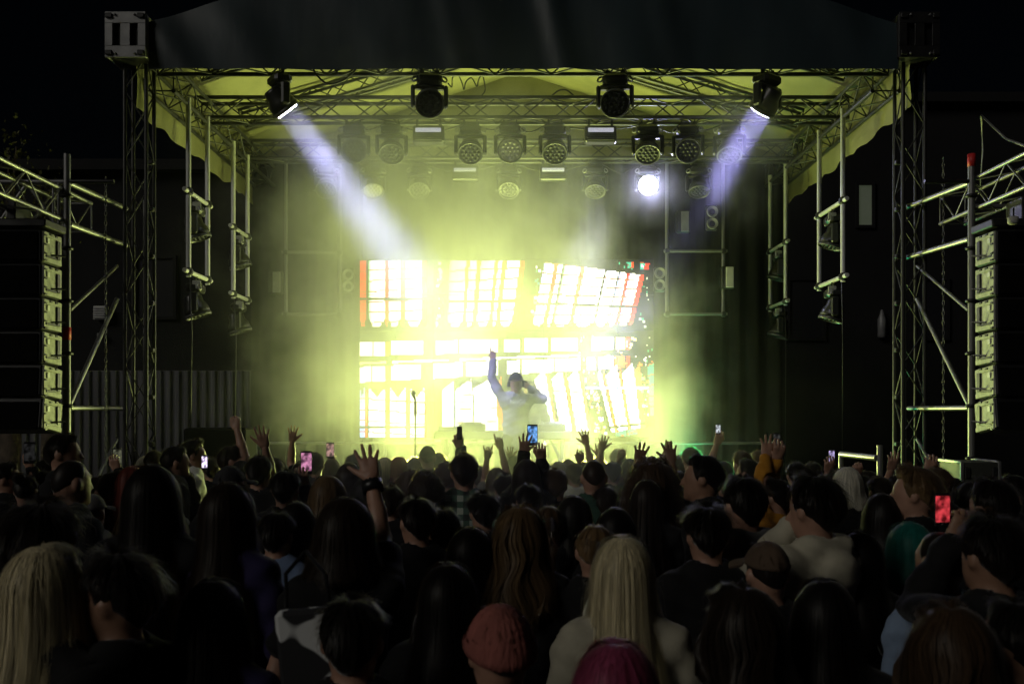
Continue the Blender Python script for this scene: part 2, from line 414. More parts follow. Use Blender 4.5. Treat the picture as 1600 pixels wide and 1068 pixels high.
# ------------------------------------------------------------------ video screen
SX0, SX1, SY0, SY1, SYD = 562, 1022, 405, 683, 14.6
NW, NH = 232, 140
yy, xx = np.meshgrid((np.arange(NH) + .5) / NH * (SY1 - SY0) + SY0, (np.arange(NW) + .5) / NW * (SX1 - SX0) + SX0, indexing='ij')
img = np.zeros((NH, NW, 3)) + .012
Wc, Rc, Oc, Gc, Cc, Bc, Yc = [np.array(c) for c in ((3.4, 3.4, 2.9), (1.5, .10, .04), (1.5, .42, .08), (.5, 1.5, .5), (.12, .8, .5), (.7, .95, 1.9), (3.4, 3.0, 1.0))]
def bars(quad, cols, nrow, mid=None, slope=0., top=0., bot=0., lines=Oc * .45, th=.12):
    (x0, y0), (x1, y1), (x2, y2), (x3, y3) = quad   # tl, tr, br, bl
    v0 = (yy - (y0 + y1) / 2) / ((y2 + y3 - y0 - y1) / 2)
    xl = x0 + (x3 - x0) * v0; xr = x1 + (x2 - x1) * v0
    u = (xx - xl) / (xr - xl)
    yt = y0 + (y1 - y0) * u; yb = y3 + (y2 - y3) * u
    v = (yy - yt) / (yb - yt)
    for a, b, c, tint in cols:
        uu = (u - a) / (b - a)
        zig = np.abs(uu - .5) * 2
        m = (uu > 0) & (uu < 1) & (v > top * (1 - zig if top > 0 else 1)) & (v < 1 - bot * np.clip(zig * 1.6 - .6, 0, 1))
        if top < 0: m = (uu > 0) & (uu < 1) & (v < 1) & (v > -top * (1 - uu))
        colr = np.broadcast_to(c, img.shape).copy()
        if tint is not None:
            k = np.clip(1 - uu * 3, 0, 1)[..., None]; k2 = np.clip(1 - np.abs(uu - .4) * 4, 0, 1)[..., None] * .4
            colr = colr * (1 - k) + tint * k; colr = colr * (1 - k2) + Yc * k2
        r = (v * nrow + slope * u) % 1
        if nrow: colr[r < th] = lines
        img[m] = colr[m]
    if mid:
        for q in mid:
            img[(u > 0) & (u < 1) & (np.abs(v - q) < .018)] = .02
bars(((562, 406), (668, 406), (668, 511), (562, 511)), [(0, .09, Rc, None), (.13, .37, Wc, Gc), (.37, .43, Rc, None), (.43, .59, Wc, Bc), (.59, .67, Rc, None), (.68, .92, Wc, Bc), (.92, 1, Rc, None)], 6.4, [.57], .35, bot=.13)
bars(((702, 406), (821, 406), (806, 511), (699, 511)), [(0, .22, Wc, Gc), (.22, .27, Rc, None), (.27, .36, Wc, None), (.36, .41, Oc, None), (.42, .6, Wc, Bc), (.6, .65, Oc, None), (.65, .70, Wc, None), (.70, .75, Oc, None), (.76, .93, Wc, None), (.93, 1, Rc, None)], 6.4, [.62], .35, bot=.1)
bars(((849, 409), (1010, 430), (988, 509), (832, 511)), [(0, .10, Wc, Bc), (.10, .14, Rc, None), (.14, .18, Wc, None), (.20, .36, Wc, Gc), (.36, .40, Oc, None), (.40, .6, Wc, None), (.62, .74, Wc, None), (.75, .82, Wc, Bc), (.82, .85, Rc, None), (.85, .95, Wc, Bc), (.95, 1, Rc, None)], 6.2, [.63], .3, bot=.08)
bars(((1001, 409), (1016, 412), (1013, 422), (1000, 420)), [(0, .45, Cc, None), (.5, 1, Rc, None)], 2, None, .4, th=.2)
bars(((980, 408), (993, 408), (993, 419), (980, 419)), [(0, .5, Cc, None), (.55, .85, Rc, None)], 2, None, .5, th=.2)
bars(((562, 534), (1022, 525), (1022, 545), (562, 556)), [(0, .042, Wc, None), (.046, .085, Wc, None), (.09, .105, Oc, None), (.107, .215, Wc, None), (.26, .33, Wc, None), (.333, .338, Oc, None), (.34, .47, Wc, None), (.49, .545, Wc, None), (.55, .56, Oc, None), (.56, .64, Wc, None), (.65, .74, Wc, None), (.79, .86, Wc, None), (.87, .90, Yc, None), (.905, .92, Rc, None)], 0)
bars(((562, 566), (1022, 549), (1022, 552), (562, 569)), [(0, .09, Yc, None), (.11, .3, Wc, None), (.34, .75, Wc, None)], 0)
bars(((562, 573), (1022, 554), (1022, 572), (562, 597)), [(0, .04, Wc, None), (.045, .085, Wc, None), (.088, .105, Oc, None), (.107, .205, Wc, None), (.25, .35, Wc, None), (.36, .47, Wc, None), (.5, .545, Wc, None), (.55, .66, Wc, None), (.665, .75, Wc, None), (.77, .80, Wc, None), (.81, .86, Wc, None), (.865, .9, Oc, None), (.905, .92, Rc, None)], 0)
bars(((562, 604), (668, 604), (668, 683), (562, 683)), [(0, .07, Bc, None), (.07, .11, Rc, None), (.13, .38, Wc, Bc), (.39, .45, Rc, None), (.45, .68, Wc, Bc), (.68, .73, Oc, None), (.74, .96, Wc, None), (.96, 1, Rc, None)], 4.6, [.8], -.4, top=.22)
bars(((690, 596), (784, 586), (788, 672), (690, 683)), [(0, .2, Wc, None), (.22, .5, Wc, Bc), (.52, .9, Wc, None), (.9, 1, Oc, None)], 4, None, -.3, top=-.18, th=.035)
bars(((832, 578), (908, 574), (924, 674), (850, 674)), [(0, .24, Wc, None), (.24, .3, Oc, None), (.36, .6, Wc, None), (.62, .68, Oc, None), (.7, .93, Wc, None), (.93, 1, Oc, None)], 3.2, None, -.25, top=-.16, th=.03, lines=Oc)
bars(((930, 574), (1000, 566), (1010, 668), (955, 675)), [(0, .09, Wc, None), (.12, .18, Oc, None), (.19, .48, Wc, None), (.49, .56, Oc, None), (.57, .84, Wc, None), (.84, 1, Oc, None)], 4, [.93], -.3, top=-.14, th=.03, lines=Oc)
bars(((962, 674), (995, 668), (996, 679), (962, 682)), [(0, .5, Cc, None), (.55, 1, Cc, None)], 1, None, .6, th=.15, lines=Rc)
bars(((914, 604), (1020, 604), (1020, 608), (914, 608)), [(0, 1, Bc, None)], 0)
bars(((1012, 570), (1022, 566), (1022, 650), (1016, 650)), [(0, 1, Cc, None)], 5, None, 0, th=.12)
gsp = np.random.RandomState(5)
def speck(xa, xb, ya, yb, slant, cols, n):
    for k in range(n):
        y = gsp.uniform(ya, yb); x = gsp.uniform(xa, xb) + slant * (y - ya); s = gsp.uniform(.9, 2.2)
        c = cols[gsp.randint(len(cols))]
        img[(np.abs(xx - x) < s * .8) & (np.abs(yy - y) < s)] = c
speck(684, 690, 410, 510, -.03, [Wc, Gc, Yc], 26); speck(691, 696, 410, 510, -.03, [Rc, Oc], 14)
speck(838, 845, 410, 500, -.1, [Wc, Cc], 16); speck(1008, 1021, 430, 510, -.14, [Cc * .7, Wc * .4], 14)
speck(905, 1010, 526, 552, 0, [Wc, Yc], 24); speck(905, 1020, 553, 572, 0, [Wc, Oc], 24); speck(1008, 1021, 526, 572, 0, [Cc * .7, Wc * .4], 8)
speck(910, 928, 580, 678, .2, [Wc, Yc, Oc], 60); speck(1000, 1012, 570, 650, .05, [Wc, Gc, Oc], 26); speck(960, 1010, 408, 420, .1, [Wc, Cc], 8)
mled = bpy.data.materials.new('led_pixels'); mled.use_nodes = True
n = mled.node_tree.nodes; n.clear(); l = mled.node_tree.links
ao = n.new('ShaderNodeAttribute'); ao.attribute_name = 'led'; em = n.new('ShaderNodeEmission'); em.inputs['Strength'].default_value = 1.0
ou = n.new('ShaderNodeOutputMaterial'); l.new(ao.outputs['Color'], em.inputs['Color']); l.new(em.outputs[0], ou.inputs['Surface'])
p00 = at(SX0, SY1, SYD); p11 = at(SX1, SY0, SYD)
sw, sh = p11.x - p00.x, p11.z - p00.z
scr = empty('video_screen', (p00.x + sw / 2, SYD, p00.z), 'huge bright LED video screen at the back of the stage', 'screen')
MX, MY = 8, 5; cw, ch_ = NW // MX, NH // MY
for i in range(MX):
    for j in range(MY):
        mw, mh = sw / MX, sh / MY
        x0 = -sw / 2 + i * mw; z0 = sh - (j + 1) * mh
        MB().box((x0 + mw / 2, .05, z0 + mh / 2), (mw - .004, .08, mh - .004), ch=.004).obj('led_cabinet', 'plastic', scr)
        gx, gz = np.meshgrid(np.linspace(x0 + .003, x0 + mw - .003, cw + 1), np.linspace(z0 + mh - .003, z0 + .003, ch_ + 1), indexing='xy')
        V = np.stack([gx, 0 * gx + .0, gz], -1).reshape(-1, 3)
        a, b = np.meshgrid(np.arange(ch_), np.arange(cw), indexing='ij'); a = a.ravel(); b = b.ravel(); wv = cw + 1
        Q = np.stack([(a + 1) * wv + b, (a + 1) * wv + b + 1, a * wv + b + 1, a * wv + b], 1)
        me = npmesh('led_face', V, Q, mled, False)
        at_ = me.attributes.new('led', 'FLOAT_COLOR', 'CORNER')
        c = img[j * ch_:(j + 1) * ch_, i * cw:(i + 1) * cw].reshape(-1, 3)
        c4 = np.ones((len(c), 4), np.float32); c4[:, :3] = c
        at_.data.foreach_set('color', np.repeat(c4, 4, 0).ravel())
        link(bpy.data.objects.new('led_face', me), scr)
for x in (-sw / 2 + .2, 0, sw / 2 - .2): tube('support_post', (x, .16, ST - p00.z), (x, .16, sh), .03, 'blacksteel', scr)
tube('support_rail', (-sw / 2, .13, .02), (sw / 2, .13, .02), .03, 'blacksteel', scr)

# pipe frames beside the screen
def pframe(xa, xb, Y, ytop, ybot, bars_, label):
    A = at(xa, ytop, Y); B2 = at(xb, ybot, Y)
    e = empty('pipe_frame', (A.x, Y, B2.z), label, 'pipe frame', 'pipe frames beside the screen')
    wd = B2.x - A.x; ht = 5.7 - B2.z
    for x in (0, wd): tube('upright', (x, 0, 0), (x, 0, ht), .026, 'galv', e)
    for yb in bars_:
        z = at(0, yb, Y).z - B2.z; tube('cross_pipe', (-.05, -.05, z), (wd + .05, -.05, z), .022, 'galv', e)
        for x in (0, wd): MB().box((x, -.03, z), (.07, .09, .07), ch=.012).obj('clamp', 'blacksteel', e)
    return e
pframe(1042, 1130, 14.3, 300, 492, (393, 491), 'slim pipe frame hanging to the right of the screen')
pframe(447, 531, 14.3, 300, 492, (395, 491), 'slim pipe frame hanging in smoke left of the screen')
def blinder(px, py, Y, label):
    P = at(px, py, Y); e = empty('blinder_lamp', P, label, 'stage lamp', 'two-bulb blinders')
    MB().box((0, .05, 0), (.17, .08, .36), ch=.02).obj('housing', 'plastic', e)
    for s in (-1, 1):
        b = MB(); b.lathe([(.02, -.02), (.055, -.005), (.075, .03), (.08, .03), (.08, .0), (.06, -.03)], 16); o = b.obj('reflector', 'grey', e)
        o.location = (0, 0, s * .085); o.rotation_euler = (R(90), 0, 0)
blinder(1113, 340, 14.2, 'two-bulb blinder lamp beside the top of right pipe frame')
blinder(1031, 436, 14.35, 'two-bulb blinder lamp at the screen upper right edge')
blinder(544, 438, 14.35, 'two-bulb blinder lamp at the screen upper left edge')
def strip_light(px, py, Y, w_, h_, label, dm='grey'):
    P = at(px, py, Y); e = empty('strip_light', P, label, 'stage lamp', 'upright strobe panels')
    MB().box((0, .05, 0), (w_, .1, h_), ch=.015).obj('housing', 'plastic', e)
    MB().box((.02, -.008, 0), (w_ * .55, .02, h_ * .92), ch=.006).obj('diffuser', dm, e)
strip_light(1138, 433, 14.2, .2, .32, 'upright white-faced strobe panel right of pipe frame', 'white')
strip_light(1068, 346, 14.4, .2, .32, 'upright strobe panel inside the top of right pipe frame')
strip_light(430, 441, 14.0, .2, .32, 'upright white-faced strobe panel left of the left pipe frame')

# ------------------------------------------------------------------ moving head lights
def _build():
    d = {}
    b = MB(); b.box((0, 0, -.115), (.27, .2, .11), ch=.03); b.box((0, 0, -.06), (.16, .12, .02)); d['base'] = b.mesh('base', 'plastic')
    b = MB(); b.box((0, 0, -.19), (.34, .1, .05), ch=.02)
    for s in (-1, 1):
        b.box((s * .175, 0, -.29), (.045, .1, .24), ch=.018)
        b.lathe([(.05, -.012), (.05, .012)], 14, c=(0, 0, 0)) if False else None
    d['yoke'] = b.mesh('yoke', 'plastic')
    b = MB(); b.lathe([(.05, .15), (.085, .145), (.10, .12), (.105, .05), (.135, .0), (.145, -.04), (.147, -.085)], 24); d['head'] = b.mesh('head', 'plastic')
    b = MB(); b.lathe([(.147, -.085), (.153, -.085), (.155, -.12), (.143, -.125), (.138, -.1)], 24, cap=False); d['bezel'] = b.mesh('bezel', 'bezel')
    b = MB(); b.lathe([(.002, -.103), (.139, -.1)], 24, cap=False)
    cells = [(0, 0)] + [(.05 * math.cos(k * math.pi / 3), .05 * math.sin(k * math.pi / 3)) for k in range(6)] + [(.1 * math.cos(k * math.pi / 6), .1 * math.sin(k * math.pi / 6)) for k in range(12)]
    for x, y in cells: b.lathe([(.0225, -.103), (.02, -.11), (.01, -.115), (.001, -.1165)], 8, c=(x, y, 0), cap=False)
    d['lens'] = b.mesh('lens', 'lens')
    b = MB(); b.box((0, 0, -.03), (.05, .035, .05), ch=.008); b.pipe([(.0, .0 + .032 * math.cos(a), .02 + .032 * math.sin(a)) for a in np.linspace(.3, 5.6, 9)], .008, 5); d['clamp'] = b.mesh('clamp', 'blacksteel')
    b = MB(); b.lathe([(.028, -.01), (.04, -.006), (.04, .006), (.028, .01)], 12, cap=False); d['side_ring'] = b.mesh('side_ring', 'grey')
    return d
MH = _build()
def head_light(pos, label, group, aim=None, pan=0., tilt=62., s=1., lens='lens'):
    e = empty('moving_head_light', pos, label, 'stage light', group)
    if aim is not None:
        c = Vector(pos) + Vector((0, 0, -.33 * s)); v = (Vector(aim) - c).normalized()
        pan = math.degrees(math.atan2(v.x, -v.y)); tilt = math.degrees(math.acos(-v.z))
    e.rotation_euler = (0, 0, R(pan)); e.scale = (s, s, s)
    def ch(nm, p): return link(bpy.data.objects.new(nm, MH[nm]), p)
    ch('base', e); ch('yoke', e)
    for sx in (-1, 1):
        c = ch('clamp', e); c.location = (sx * .08, 0, 0)
        c = ch('side_ring', e); c.location = (sx * .155, -.06, -.12); c.rotation_euler = (R(70), 0, R(sx * 30))
    h = ch('head', e); h.location = (0, 0, -.33); h.rotation_euler = (R(-tilt), 0, 0)
    ch('bezel', h); ln = ch('lens', h); ln.material_slots[0].link = 'OBJECT'; ln.material_slots[0].material = M[lens]
    if lens in ('lenslit', 'lensface'): ln.location = (0, 0, -.024)
    return e
def spot(pos, aim, power, angle, col, blend=.35, off=.17, rad=.07, nm='beam_lamp'):
    li = bpy.data.lights.new(nm, 'SPOT'); li.energy = power; li.spot_size = R(angle); li.spot_blend = blend; li.color = col; li.shadow_soft_size = rad
    o = bpy.data.objects.new(nm, li); link(o); v = (Vector(aim) - Vector(pos)).normalized()
    o.location = Vector(pos) + v * off; o.rotation_euler = v.to_track_quat('-Z', 'Y').to_euler(); return o
def beam(pos, aim, power, spread, col, dia=.26, off=.155):
    li = bpy.data.lights.new('beam_lamp', 'AREA'); li.shape = 'DISK'; li.size = dia; li.energy = power; li.spread = R(spread); li.color = col
    o = bpy.data.objects.new('beam_lamp', li); link(o); v = (Vector(aim) - Vector(pos)).normalized()
    o.location = Vector(pos) + v * off; o.rotation_euler = v.to_track_quat('-Z', 'Y').to_euler(); return o
HG = 'moving head lights on the stage trusses'
dj = at(806, 650, 12.2)
def hang(px, Y, z): return Vector(((px - 800) * Y / F, Y, z))
h = hang(437, 10.55, 5.665)
head_light(h, 'leftmost front truss moving head shining a violet beam', HG, aim=dj, lens='lenslit'); beam(h + Vector((0, 0, -.33)), dj, 25, 24, VI)
rt = at(925, 610, 12.6)
h = hang(1199, 10.55, 5.665)
head_light(h, 'rightmost front truss moving head shining a violet beam', HG, aim=rt, lens='lenslit'); beam(h + Vector((0, 0, -.33)), rt, 44, 20, (.42, .38, 1))
head_light(hang(671, 10.55, 5.665), 'unlit front truss moving head left of centre with black face', HG, pan=6, tilt=58)
head_light(hang(961, 10.55, 5.665), 'unlit front truss moving head right of centre with black face', HG, pan=-6, tilt=58)
for px, pan, tl, lab, ln in ((553, 8, 60, 'middle truss moving head behind the left violet beam', 'lens'), (612, 5, 40, 'middle truss moving head left of the left strobe box', 'lens'),
        (735, 2, 42, 'middle truss moving head right of the left strobe box', 'lens'), (797, 0, 62, 'middle truss moving head with a pale face at the centre', 'lenspale'),
        (867, -2, 42, 'middle truss moving head left of the right strobe box', 'lens'), (1012, -6, 35, 'middle truss moving head above the bright violet lamp', 'lens'),
        (1075, -8, 60, 'middle truss moving head showing its honeycomb face at right', 'lens'), (1140, -10, 30, 'middle truss moving head crossed by the right violet beam', 'lens')):
    head_light(hang(px, 12.1, 5.57), lab, HG, pan=pan, tilt=tl, lens=ln)
for px, pan, tl, lab, ln in ((510, 8, 40, 'leftmost rear truss moving head lost in smoke', 'lens'), (583, 10, 35, 'rear truss moving head tilted down in the left violet beam', 'lenspale'), (655, 4, 40, 'rear truss moving head left of the left rear strobe box', 'lens'),
        (795, 0, 40, 'rear truss moving head at the centre between two strobe boxes', 'lens'), (930, -3, 30, 'rear truss moving head right of the right rear strobe box', 'lens'), (1092, -8, 25, 'rightmost rear truss moving head tilted down', 'lens')):
    head_light(hang(px, 14.0, 5.53), lab, HG, pan=pan, tilt=tl, s=.95, lens=ln)
head_light(hang(1012, 14.0, 5.53), 'rear truss moving head glaring bright violet straight at the crowd', HG, aim=(1.0, 0, 2.6), s=.95, lens='lensface'); h = hang(1012, 14, 5.21); beam(h, (1.0, 0, 2.6), 16, 130, VI, off=.15)
h = hang(583, 14, 5.21); beam(h, at(640, 480, 13.6), 5, 30, VI, off=.16)
h = hang(930, 14, 5.21); beam(h, at(905, 560, 13.2), 15, 52, (.8, .8, 1), off=.16)

def strobe_box(px, Y, z, label):
    e = empty('strobe_box', hang(px, Y, z), label, 'stage lamp', 'strobe boxes under the trusses')
    MB().box((0, 0, -.19), (.38, .16, .2), ch=.015).obj('housing', 'plastic', e)
    MB().box((0, -.088, -.15), (.31, .02, .05), ch=.006).obj('tube_window', 'tubewin', e)
    for k in range(4): MB().box((0, -.086, -.2 - k * .022), (.32, .02, .008)).obj('louvre', 'bezel', e)
    for s in (-1, 1): MB().box((s * .14, 0, -.045), (.03, .03, .09)).obj('hook', 'blacksteel', e)
strobe_box(670, 12.1, 5.59, 'strobe box under the middle truss left of the centre lamp')
strobe_box(938, 12.1, 5.59, 'strobe box under the middle truss right of the centre lamp')
strobe_box(727, 14, 5.57, 'strobe box under the rear truss left of centre')
strobe_box(864, 14, 5.57, 'strobe box under the rear truss right of centre')

# power cables looped along the front truss
def cable(pts, label, r=.011):
    pts = [Vector(p) for p in pts]; o = []
    for i in range(len(pts) - 1):
        for k in range(6):
            t = k / 6; p0 = pts[max(i - 1, 0)]; p1 = pts[i]; p2 = pts[i + 1]; p3 = pts[min(i + 2, len(pts) - 1)]
            o.append(.5 * ((2 * p1) + (p2 - p0) * t + (2 * p0 - 5 * p1 + 4 * p2 - p3) * t * t + (3 * p1 - p0 - 3 * p2 + p3) * t ** 3))
    o.append(pts[-1]); return tag(MB().pipe(o, r, 6).obj('cable', 'rubber'), label, 'cable', 'cables on the trusses')
A = lambda *ps, Y=10.6: [at(x, y, Y) for x, y in ps]
cable(A((487, 100), (494, 116), (512, 131), (535, 126), (552, 113), (560, 102)), 'thick black cable looped below the valance by the left beam')
cable(A((520, 102), (530, 116), (545, 113), (556, 104)), 'short black cable loop beside the thick looped cable')
cable(A((700, 130), (706, 136), (707, 122), (715, 116), (722, 130), (725, 140), (728, 128), (737, 122), (745, 135), (748, 124), (754, 118), (758, 140), (752, 150), Y=11.9), 'row of small cable loops above the middle truss', .008)
cable(A((860, 152), (872, 142), (885, 141), (897, 150), Y=12), 'shallow cable loop lying on the middle truss right of centre', .01)

xs = (553, 612, 735, 797, 867, 1012, 1075, 1140); nm_ = ('first', 'second', 'third', 'fourth', 'fifth', 'sixth', 'seventh', 'eighth')
for k in range(7):
    p0, p1 = hang(xs[k] + 9, 12.2, 5.55), hang(xs[k + 1] - 9, 12.2, 5.56); mid = (p0 + p1) / 2
    cable((p0 + Vector((0, 0, .05)), p0 + Vector((.05, 0, -.02)), mid + Vector((.04 * (k % 3 - 1), -.03, -.07 - .03 * (k % 2))), p1 + Vector((-.05, 0, -.01)), p1 + Vector((0, 0, .05))),
          f'sagging power cable between the {nm_[k]} and {nm_[k + 1]} middle truss lamps from the left', .009)
for k, (xa, xb) in enumerate(((520, 575), (660, 785), (803, 920), (940, 1003))):
    p0, p1 = hang(xa, 14.12, 5.56), hang(xb, 14.12, 5.56); mid = (p0 + p1) / 2
    cable((p0, p0 * .7 + p1 * .3 + Vector((0, 0, -.1)), mid + Vector((0, 0, -.14)), p0 * .3 + p1 * .7 + Vector((0, 0, -.09)), p1), f'faint cable sagging under the rear truss, {nm_[k]} of four from the left', .009)

# ladders of pipes hanging from the side trusses, each carrying two lights
def ladder(side, X, Ya, Yb, zt, zb, zc, nm, la, lb):
    e = empty('drop_ladder', (X, Ya, zt), nm, 'lighting ladder', 'hanging light ladders')
    for y in (0, Yb - Ya): tube('drop_pipe', (0, y, zb - zt), (0, y, .05), .03, 'pipe', e)
    for z in (zc, zb + .06):
        tube('cross_pipe', (0, -.14, z - zt), (0, Yb - Ya + .14, z - zt), .026, 'pipe', e)
        for y in (0, Yb - Ya):
            MB().box((0, y, z - zt), (.09, .09, .09), ch=.02).obj('clamp', 'blacksteel', e)
    for z, lab in ((zc, la), (zb + .06, lb)):
        head_light((X + side * .03, (Ya + Yb) / 2, z - .03), lab, 'moving head lights on the side ladders', pan=-side * 100, tilt=16, s=1.0)
        P = Vector((X - side * .02, (Ya + Yb) / 2 - .12, z - .12))
        tag(MB().box(P, (.1, .02, .1), ch=.006).obj('rating_plate', 'cab'), 'pale square tag on the base of ' + lab, 'tag', 'tags on the side lights')
    MB().pipe([(0, .05, zb - zt), (.02, .06, -2.6), (.0, .03, ST - zt)], .008, 5).obj('power_cord', 'rubber', e)
ladder(-1, -3.64, 11.2, 11.9, 5.52, 3.56, 4.52, 'light ladder hanging at the stage left front', 'upper light of the left front ladder', 'lower light of the left front ladder')
ladder(-1, -3.64, 13.0, 13.7, 5.52, 3.52, 4.45, 'light ladder hanging at the stage left rear in smoke', 'upper light of the left rear ladder', 'lower light of the left rear ladder')
ladder(1, 3.89, 11.7, 12.6, 5.55, 3.57, 4.52, 'light ladder hanging at the stage right front', 'upper light of the right front ladder', 'lower light of the right front ladder')
ladder(1, 3.89, 14.15, 15.0, 5.55, 3.55, 4.45, 'light ladder hanging at the stage right rear', 'upper light of the right rear ladder', 'lower light of the right rear ladder')

# floor washes that throw the yellow-green light (on the deck, below the crowd line)
def floor_wash(x, y, label, power, col, ang=152, aimv=(0, -.74, .67), up=0):
    e = empty('floor_wash_light', (x, y, ST), label, 'stage light', 'floor wash lights')
    MB().box((0, 0, .03), (.5, .2, .06), ch=.01).obj('base', 'plastic', e)
    MB().box((0, 0, .15), (.52, .14, .14), ch=.03).obj('body', 'plastic', e)
    MB().box((0, -.03, .225), (.48, .1, .012), ch=.004).obj('lens', mat('wash_lens', (.8, .8, .5), .3, emit=col, es=20), e)
    spot((x, y - .02, ST + .26), Vector((x, y, ST + .26)) + Vector(aimv), power, ang, col, .9, 0.05, .22, 'wash_lamp')
    if up: spot((x, y - .02, ST + .26), (x - .35, y - .75, 5.5), up, 84, col, 1., 0.05, .22, 'wash_lamp')
floor_wash(-1.2, 13.6, 'yellow-green floor wash at the left end of the row below the screen', 1000, YG, up=0)
floor_wash(-.5, 13.7, 'yellow-green floor wash left of centre below the screen', 420, YG, up=2300)
floor_wash(.25, 13.7, 'yellow-green floor wash right of centre below the screen', 420, YG, up=1900)
floor_wash(1.0, 13.7, 'yellow-green floor wash at the right end of the row below the screen', 1500, YG, up=0)
floor_wash(2.6, 14.3, 'green floor wash before the right back drape', 130, (.03, .75, .3))

# ------------------------------------------------------------------ things on the stage
tp = at(786, 674, 12.75)
tb = empty('dj_table', (tp.x, 12.75, ST), 'long DJ table with slim legs in front of the screen', 'table')
tz = tp.z - ST
MB().box((0, 0, tz - .04), (1.72, .62, .1), ch=.012).obj('tabletop', 'table', tb)
for x in (-.74, .74):
    for y in (-.26, .26): MB().box((x, y, (tz - .09) / 2), (.05, .05, tz - .09), ch=.01).obj('leg', 'table', tb)
for x in (-.74, .74): MB().box((x + (.08 if x < 0 else -.08), -.26, tz - .22), (.03, .03, .3), rot=Euler((0, .5 if x < 0 else -.5, 0)).to_matrix()).obj('leg_brace', 'table', tb)
def deckbox(px, wd, label, nm, cat):
    P = at(px, 668, 12.75); P.z = ST + tz + .01
    e = empty(nm, P, label, cat, 'DJ gear on the table')
    MB().box((0, 0, .045), (wd, .36, .09), ch=.012).obj('case', 'bezel', e)
    b = MB(); b.lathe([(.11 if wd > .3 else .03, .09), (.105 if wd > .3 else .028, .112)], 20); b.obj('jog_wheel' if wd > .3 else 'knob', 'grey', e)
    for k in range(4): MB().lathe([(.012, .09), (.01, .115)], 8, c=(-wd * .35 + k * wd * .23, -.15, 0)).obj('knob', 'grey', e)
deckbox(738, .34, 'left DJ media player on the table', 'media_player', 'DJ player')
deckbox(862, .34, 'right DJ media player on the table', 'media_player', 'DJ player')
deckbox(806, .30, 'DJ mixer between the two players on the table', 'mixer', 'DJ mixer')
P = at(703, 668, 12.75); P.z = ST + tz + .01
e = empty('laptop', P, 'open laptop on the left end of the DJ table', 'laptop')
MB().box((0, 0, .01), (.3, .2, .018), ch=.004).obj('keyboard', 'grey', e); MB().box((0, .1, .03), (.3, .012, .04), ch=.003).obj('lid', 'grey', e)
P = at(649, 640, 12.2); e = empty('microphone_stand', (P.x, 12.2, ST), 'slim upright microphone stand left of the DJ table', 'microphone stand')
zt = at(0, 628, 12.2).z - ST
tube('pole', (0, 0, .02), (0, 0, zt), .011, 'blacksteel', e); MB().lathe([(.14, 0), (.14, .02), (.03, .035)], 20).obj('base', 'blacksteel', e)
tube('grip', (0, 0, zt - .17), (0, 0, zt), .018, 'blacksteel', e)
MB().pipe([(0, 0, zt), (-.005, -.02, zt + .05), (-.02, -.05, zt + .08)], [.014, .016, .02], 8).obj('clip', 'blacksteel', e)
MB().lathe([(.008, -.03), (.026, -.012), (.03, .01), (.02, .032), (.005, .04)], 12, c=(-.02, -.05, zt + .1)).obj('microphone', 'grey', e)
# rail along the back of the stage
e = empty('back_rail', at(400, 692, 14.4), 'thin metal rail along the back edge of the stage', 'rail')
x1 = at(1205, 692, 14.4).x - e.location.x
tube('rail', (0, 0, 0), (x1, 0, 0), .022, 'galv', e)
for k in range(5): tube('post', (x1 * k / 4, 0, ST - e.location.z), (x1 * k / 4, 0, .03), .022, 'galv', e)
# side fill speaker and cases
P = at(345, 668, 11.4); e = empty('side_fill_speaker', (P.x, 11.4, 0), 'large black side fill speaker box at stage left', 'speaker')
MB().box((0, 0, P.z - .5), (.7, .5, 1.0), ch=.02).obj('cabinet', 'grille', e); MB().box((0, -.255, P.z - .5), (.62, .012, .92), ch=.004).obj('grille', 'grille', e)
MB().box((0, 0, (P.z - 1) / 2), (.7, .5, P.z - 1.01), ch=.02).obj('riser', 'plastic', e)
P = at(1512, 718, 9.0); e = empty('flight_case', (P.x, 9.0, 0), 'tall flight case with metal edges under the right speaker array', 'case')
hz = P.z
MB().box((0, 0, hz / 2), (.32, .5, hz - .02)).obj('board', 'wood', e)
for sx in (-1, 1):
    for sy in (-1, 1): MB().box((sx * .165, sy * .25, hz / 2), (.03, .03, hz), ch=.006).obj('edge', 'galv', e)
    MB().box((sx * .165, 0, hz - .01), (.03, .47, .03), ch=.006).obj('edge', 'galv', e)
    MB().box((sx * .12, -.262, hz - .1), (.05, .02, .1), ch=.008).obj('handle', 'blacksteel', e)
# crowd barrier at right
A_, B_ = at(1314, 709, 10.2), at(1370, 715, 9.5)
e = empty('crowd_barrier', (B_.x, 9.5, 0), 'short crowd barrier with a bright top pipe at right', 'barrier')
tube('top_pipe', A_ - e.location, B_ - e.location, .03, 'alu', e); tube('post', (.03, 0, 0), (.03, 0, B_.z + .12), .03, 'galv', e)
tube('post', (A_.x - B_.x, .7, 0), (A_.x - B_.x, .7, A_.z), .025, 'galv', e); tube('lower_pipe', (0, 0, .4), (A_.x - B_.x, .7, .4), .025, 'galv', e)

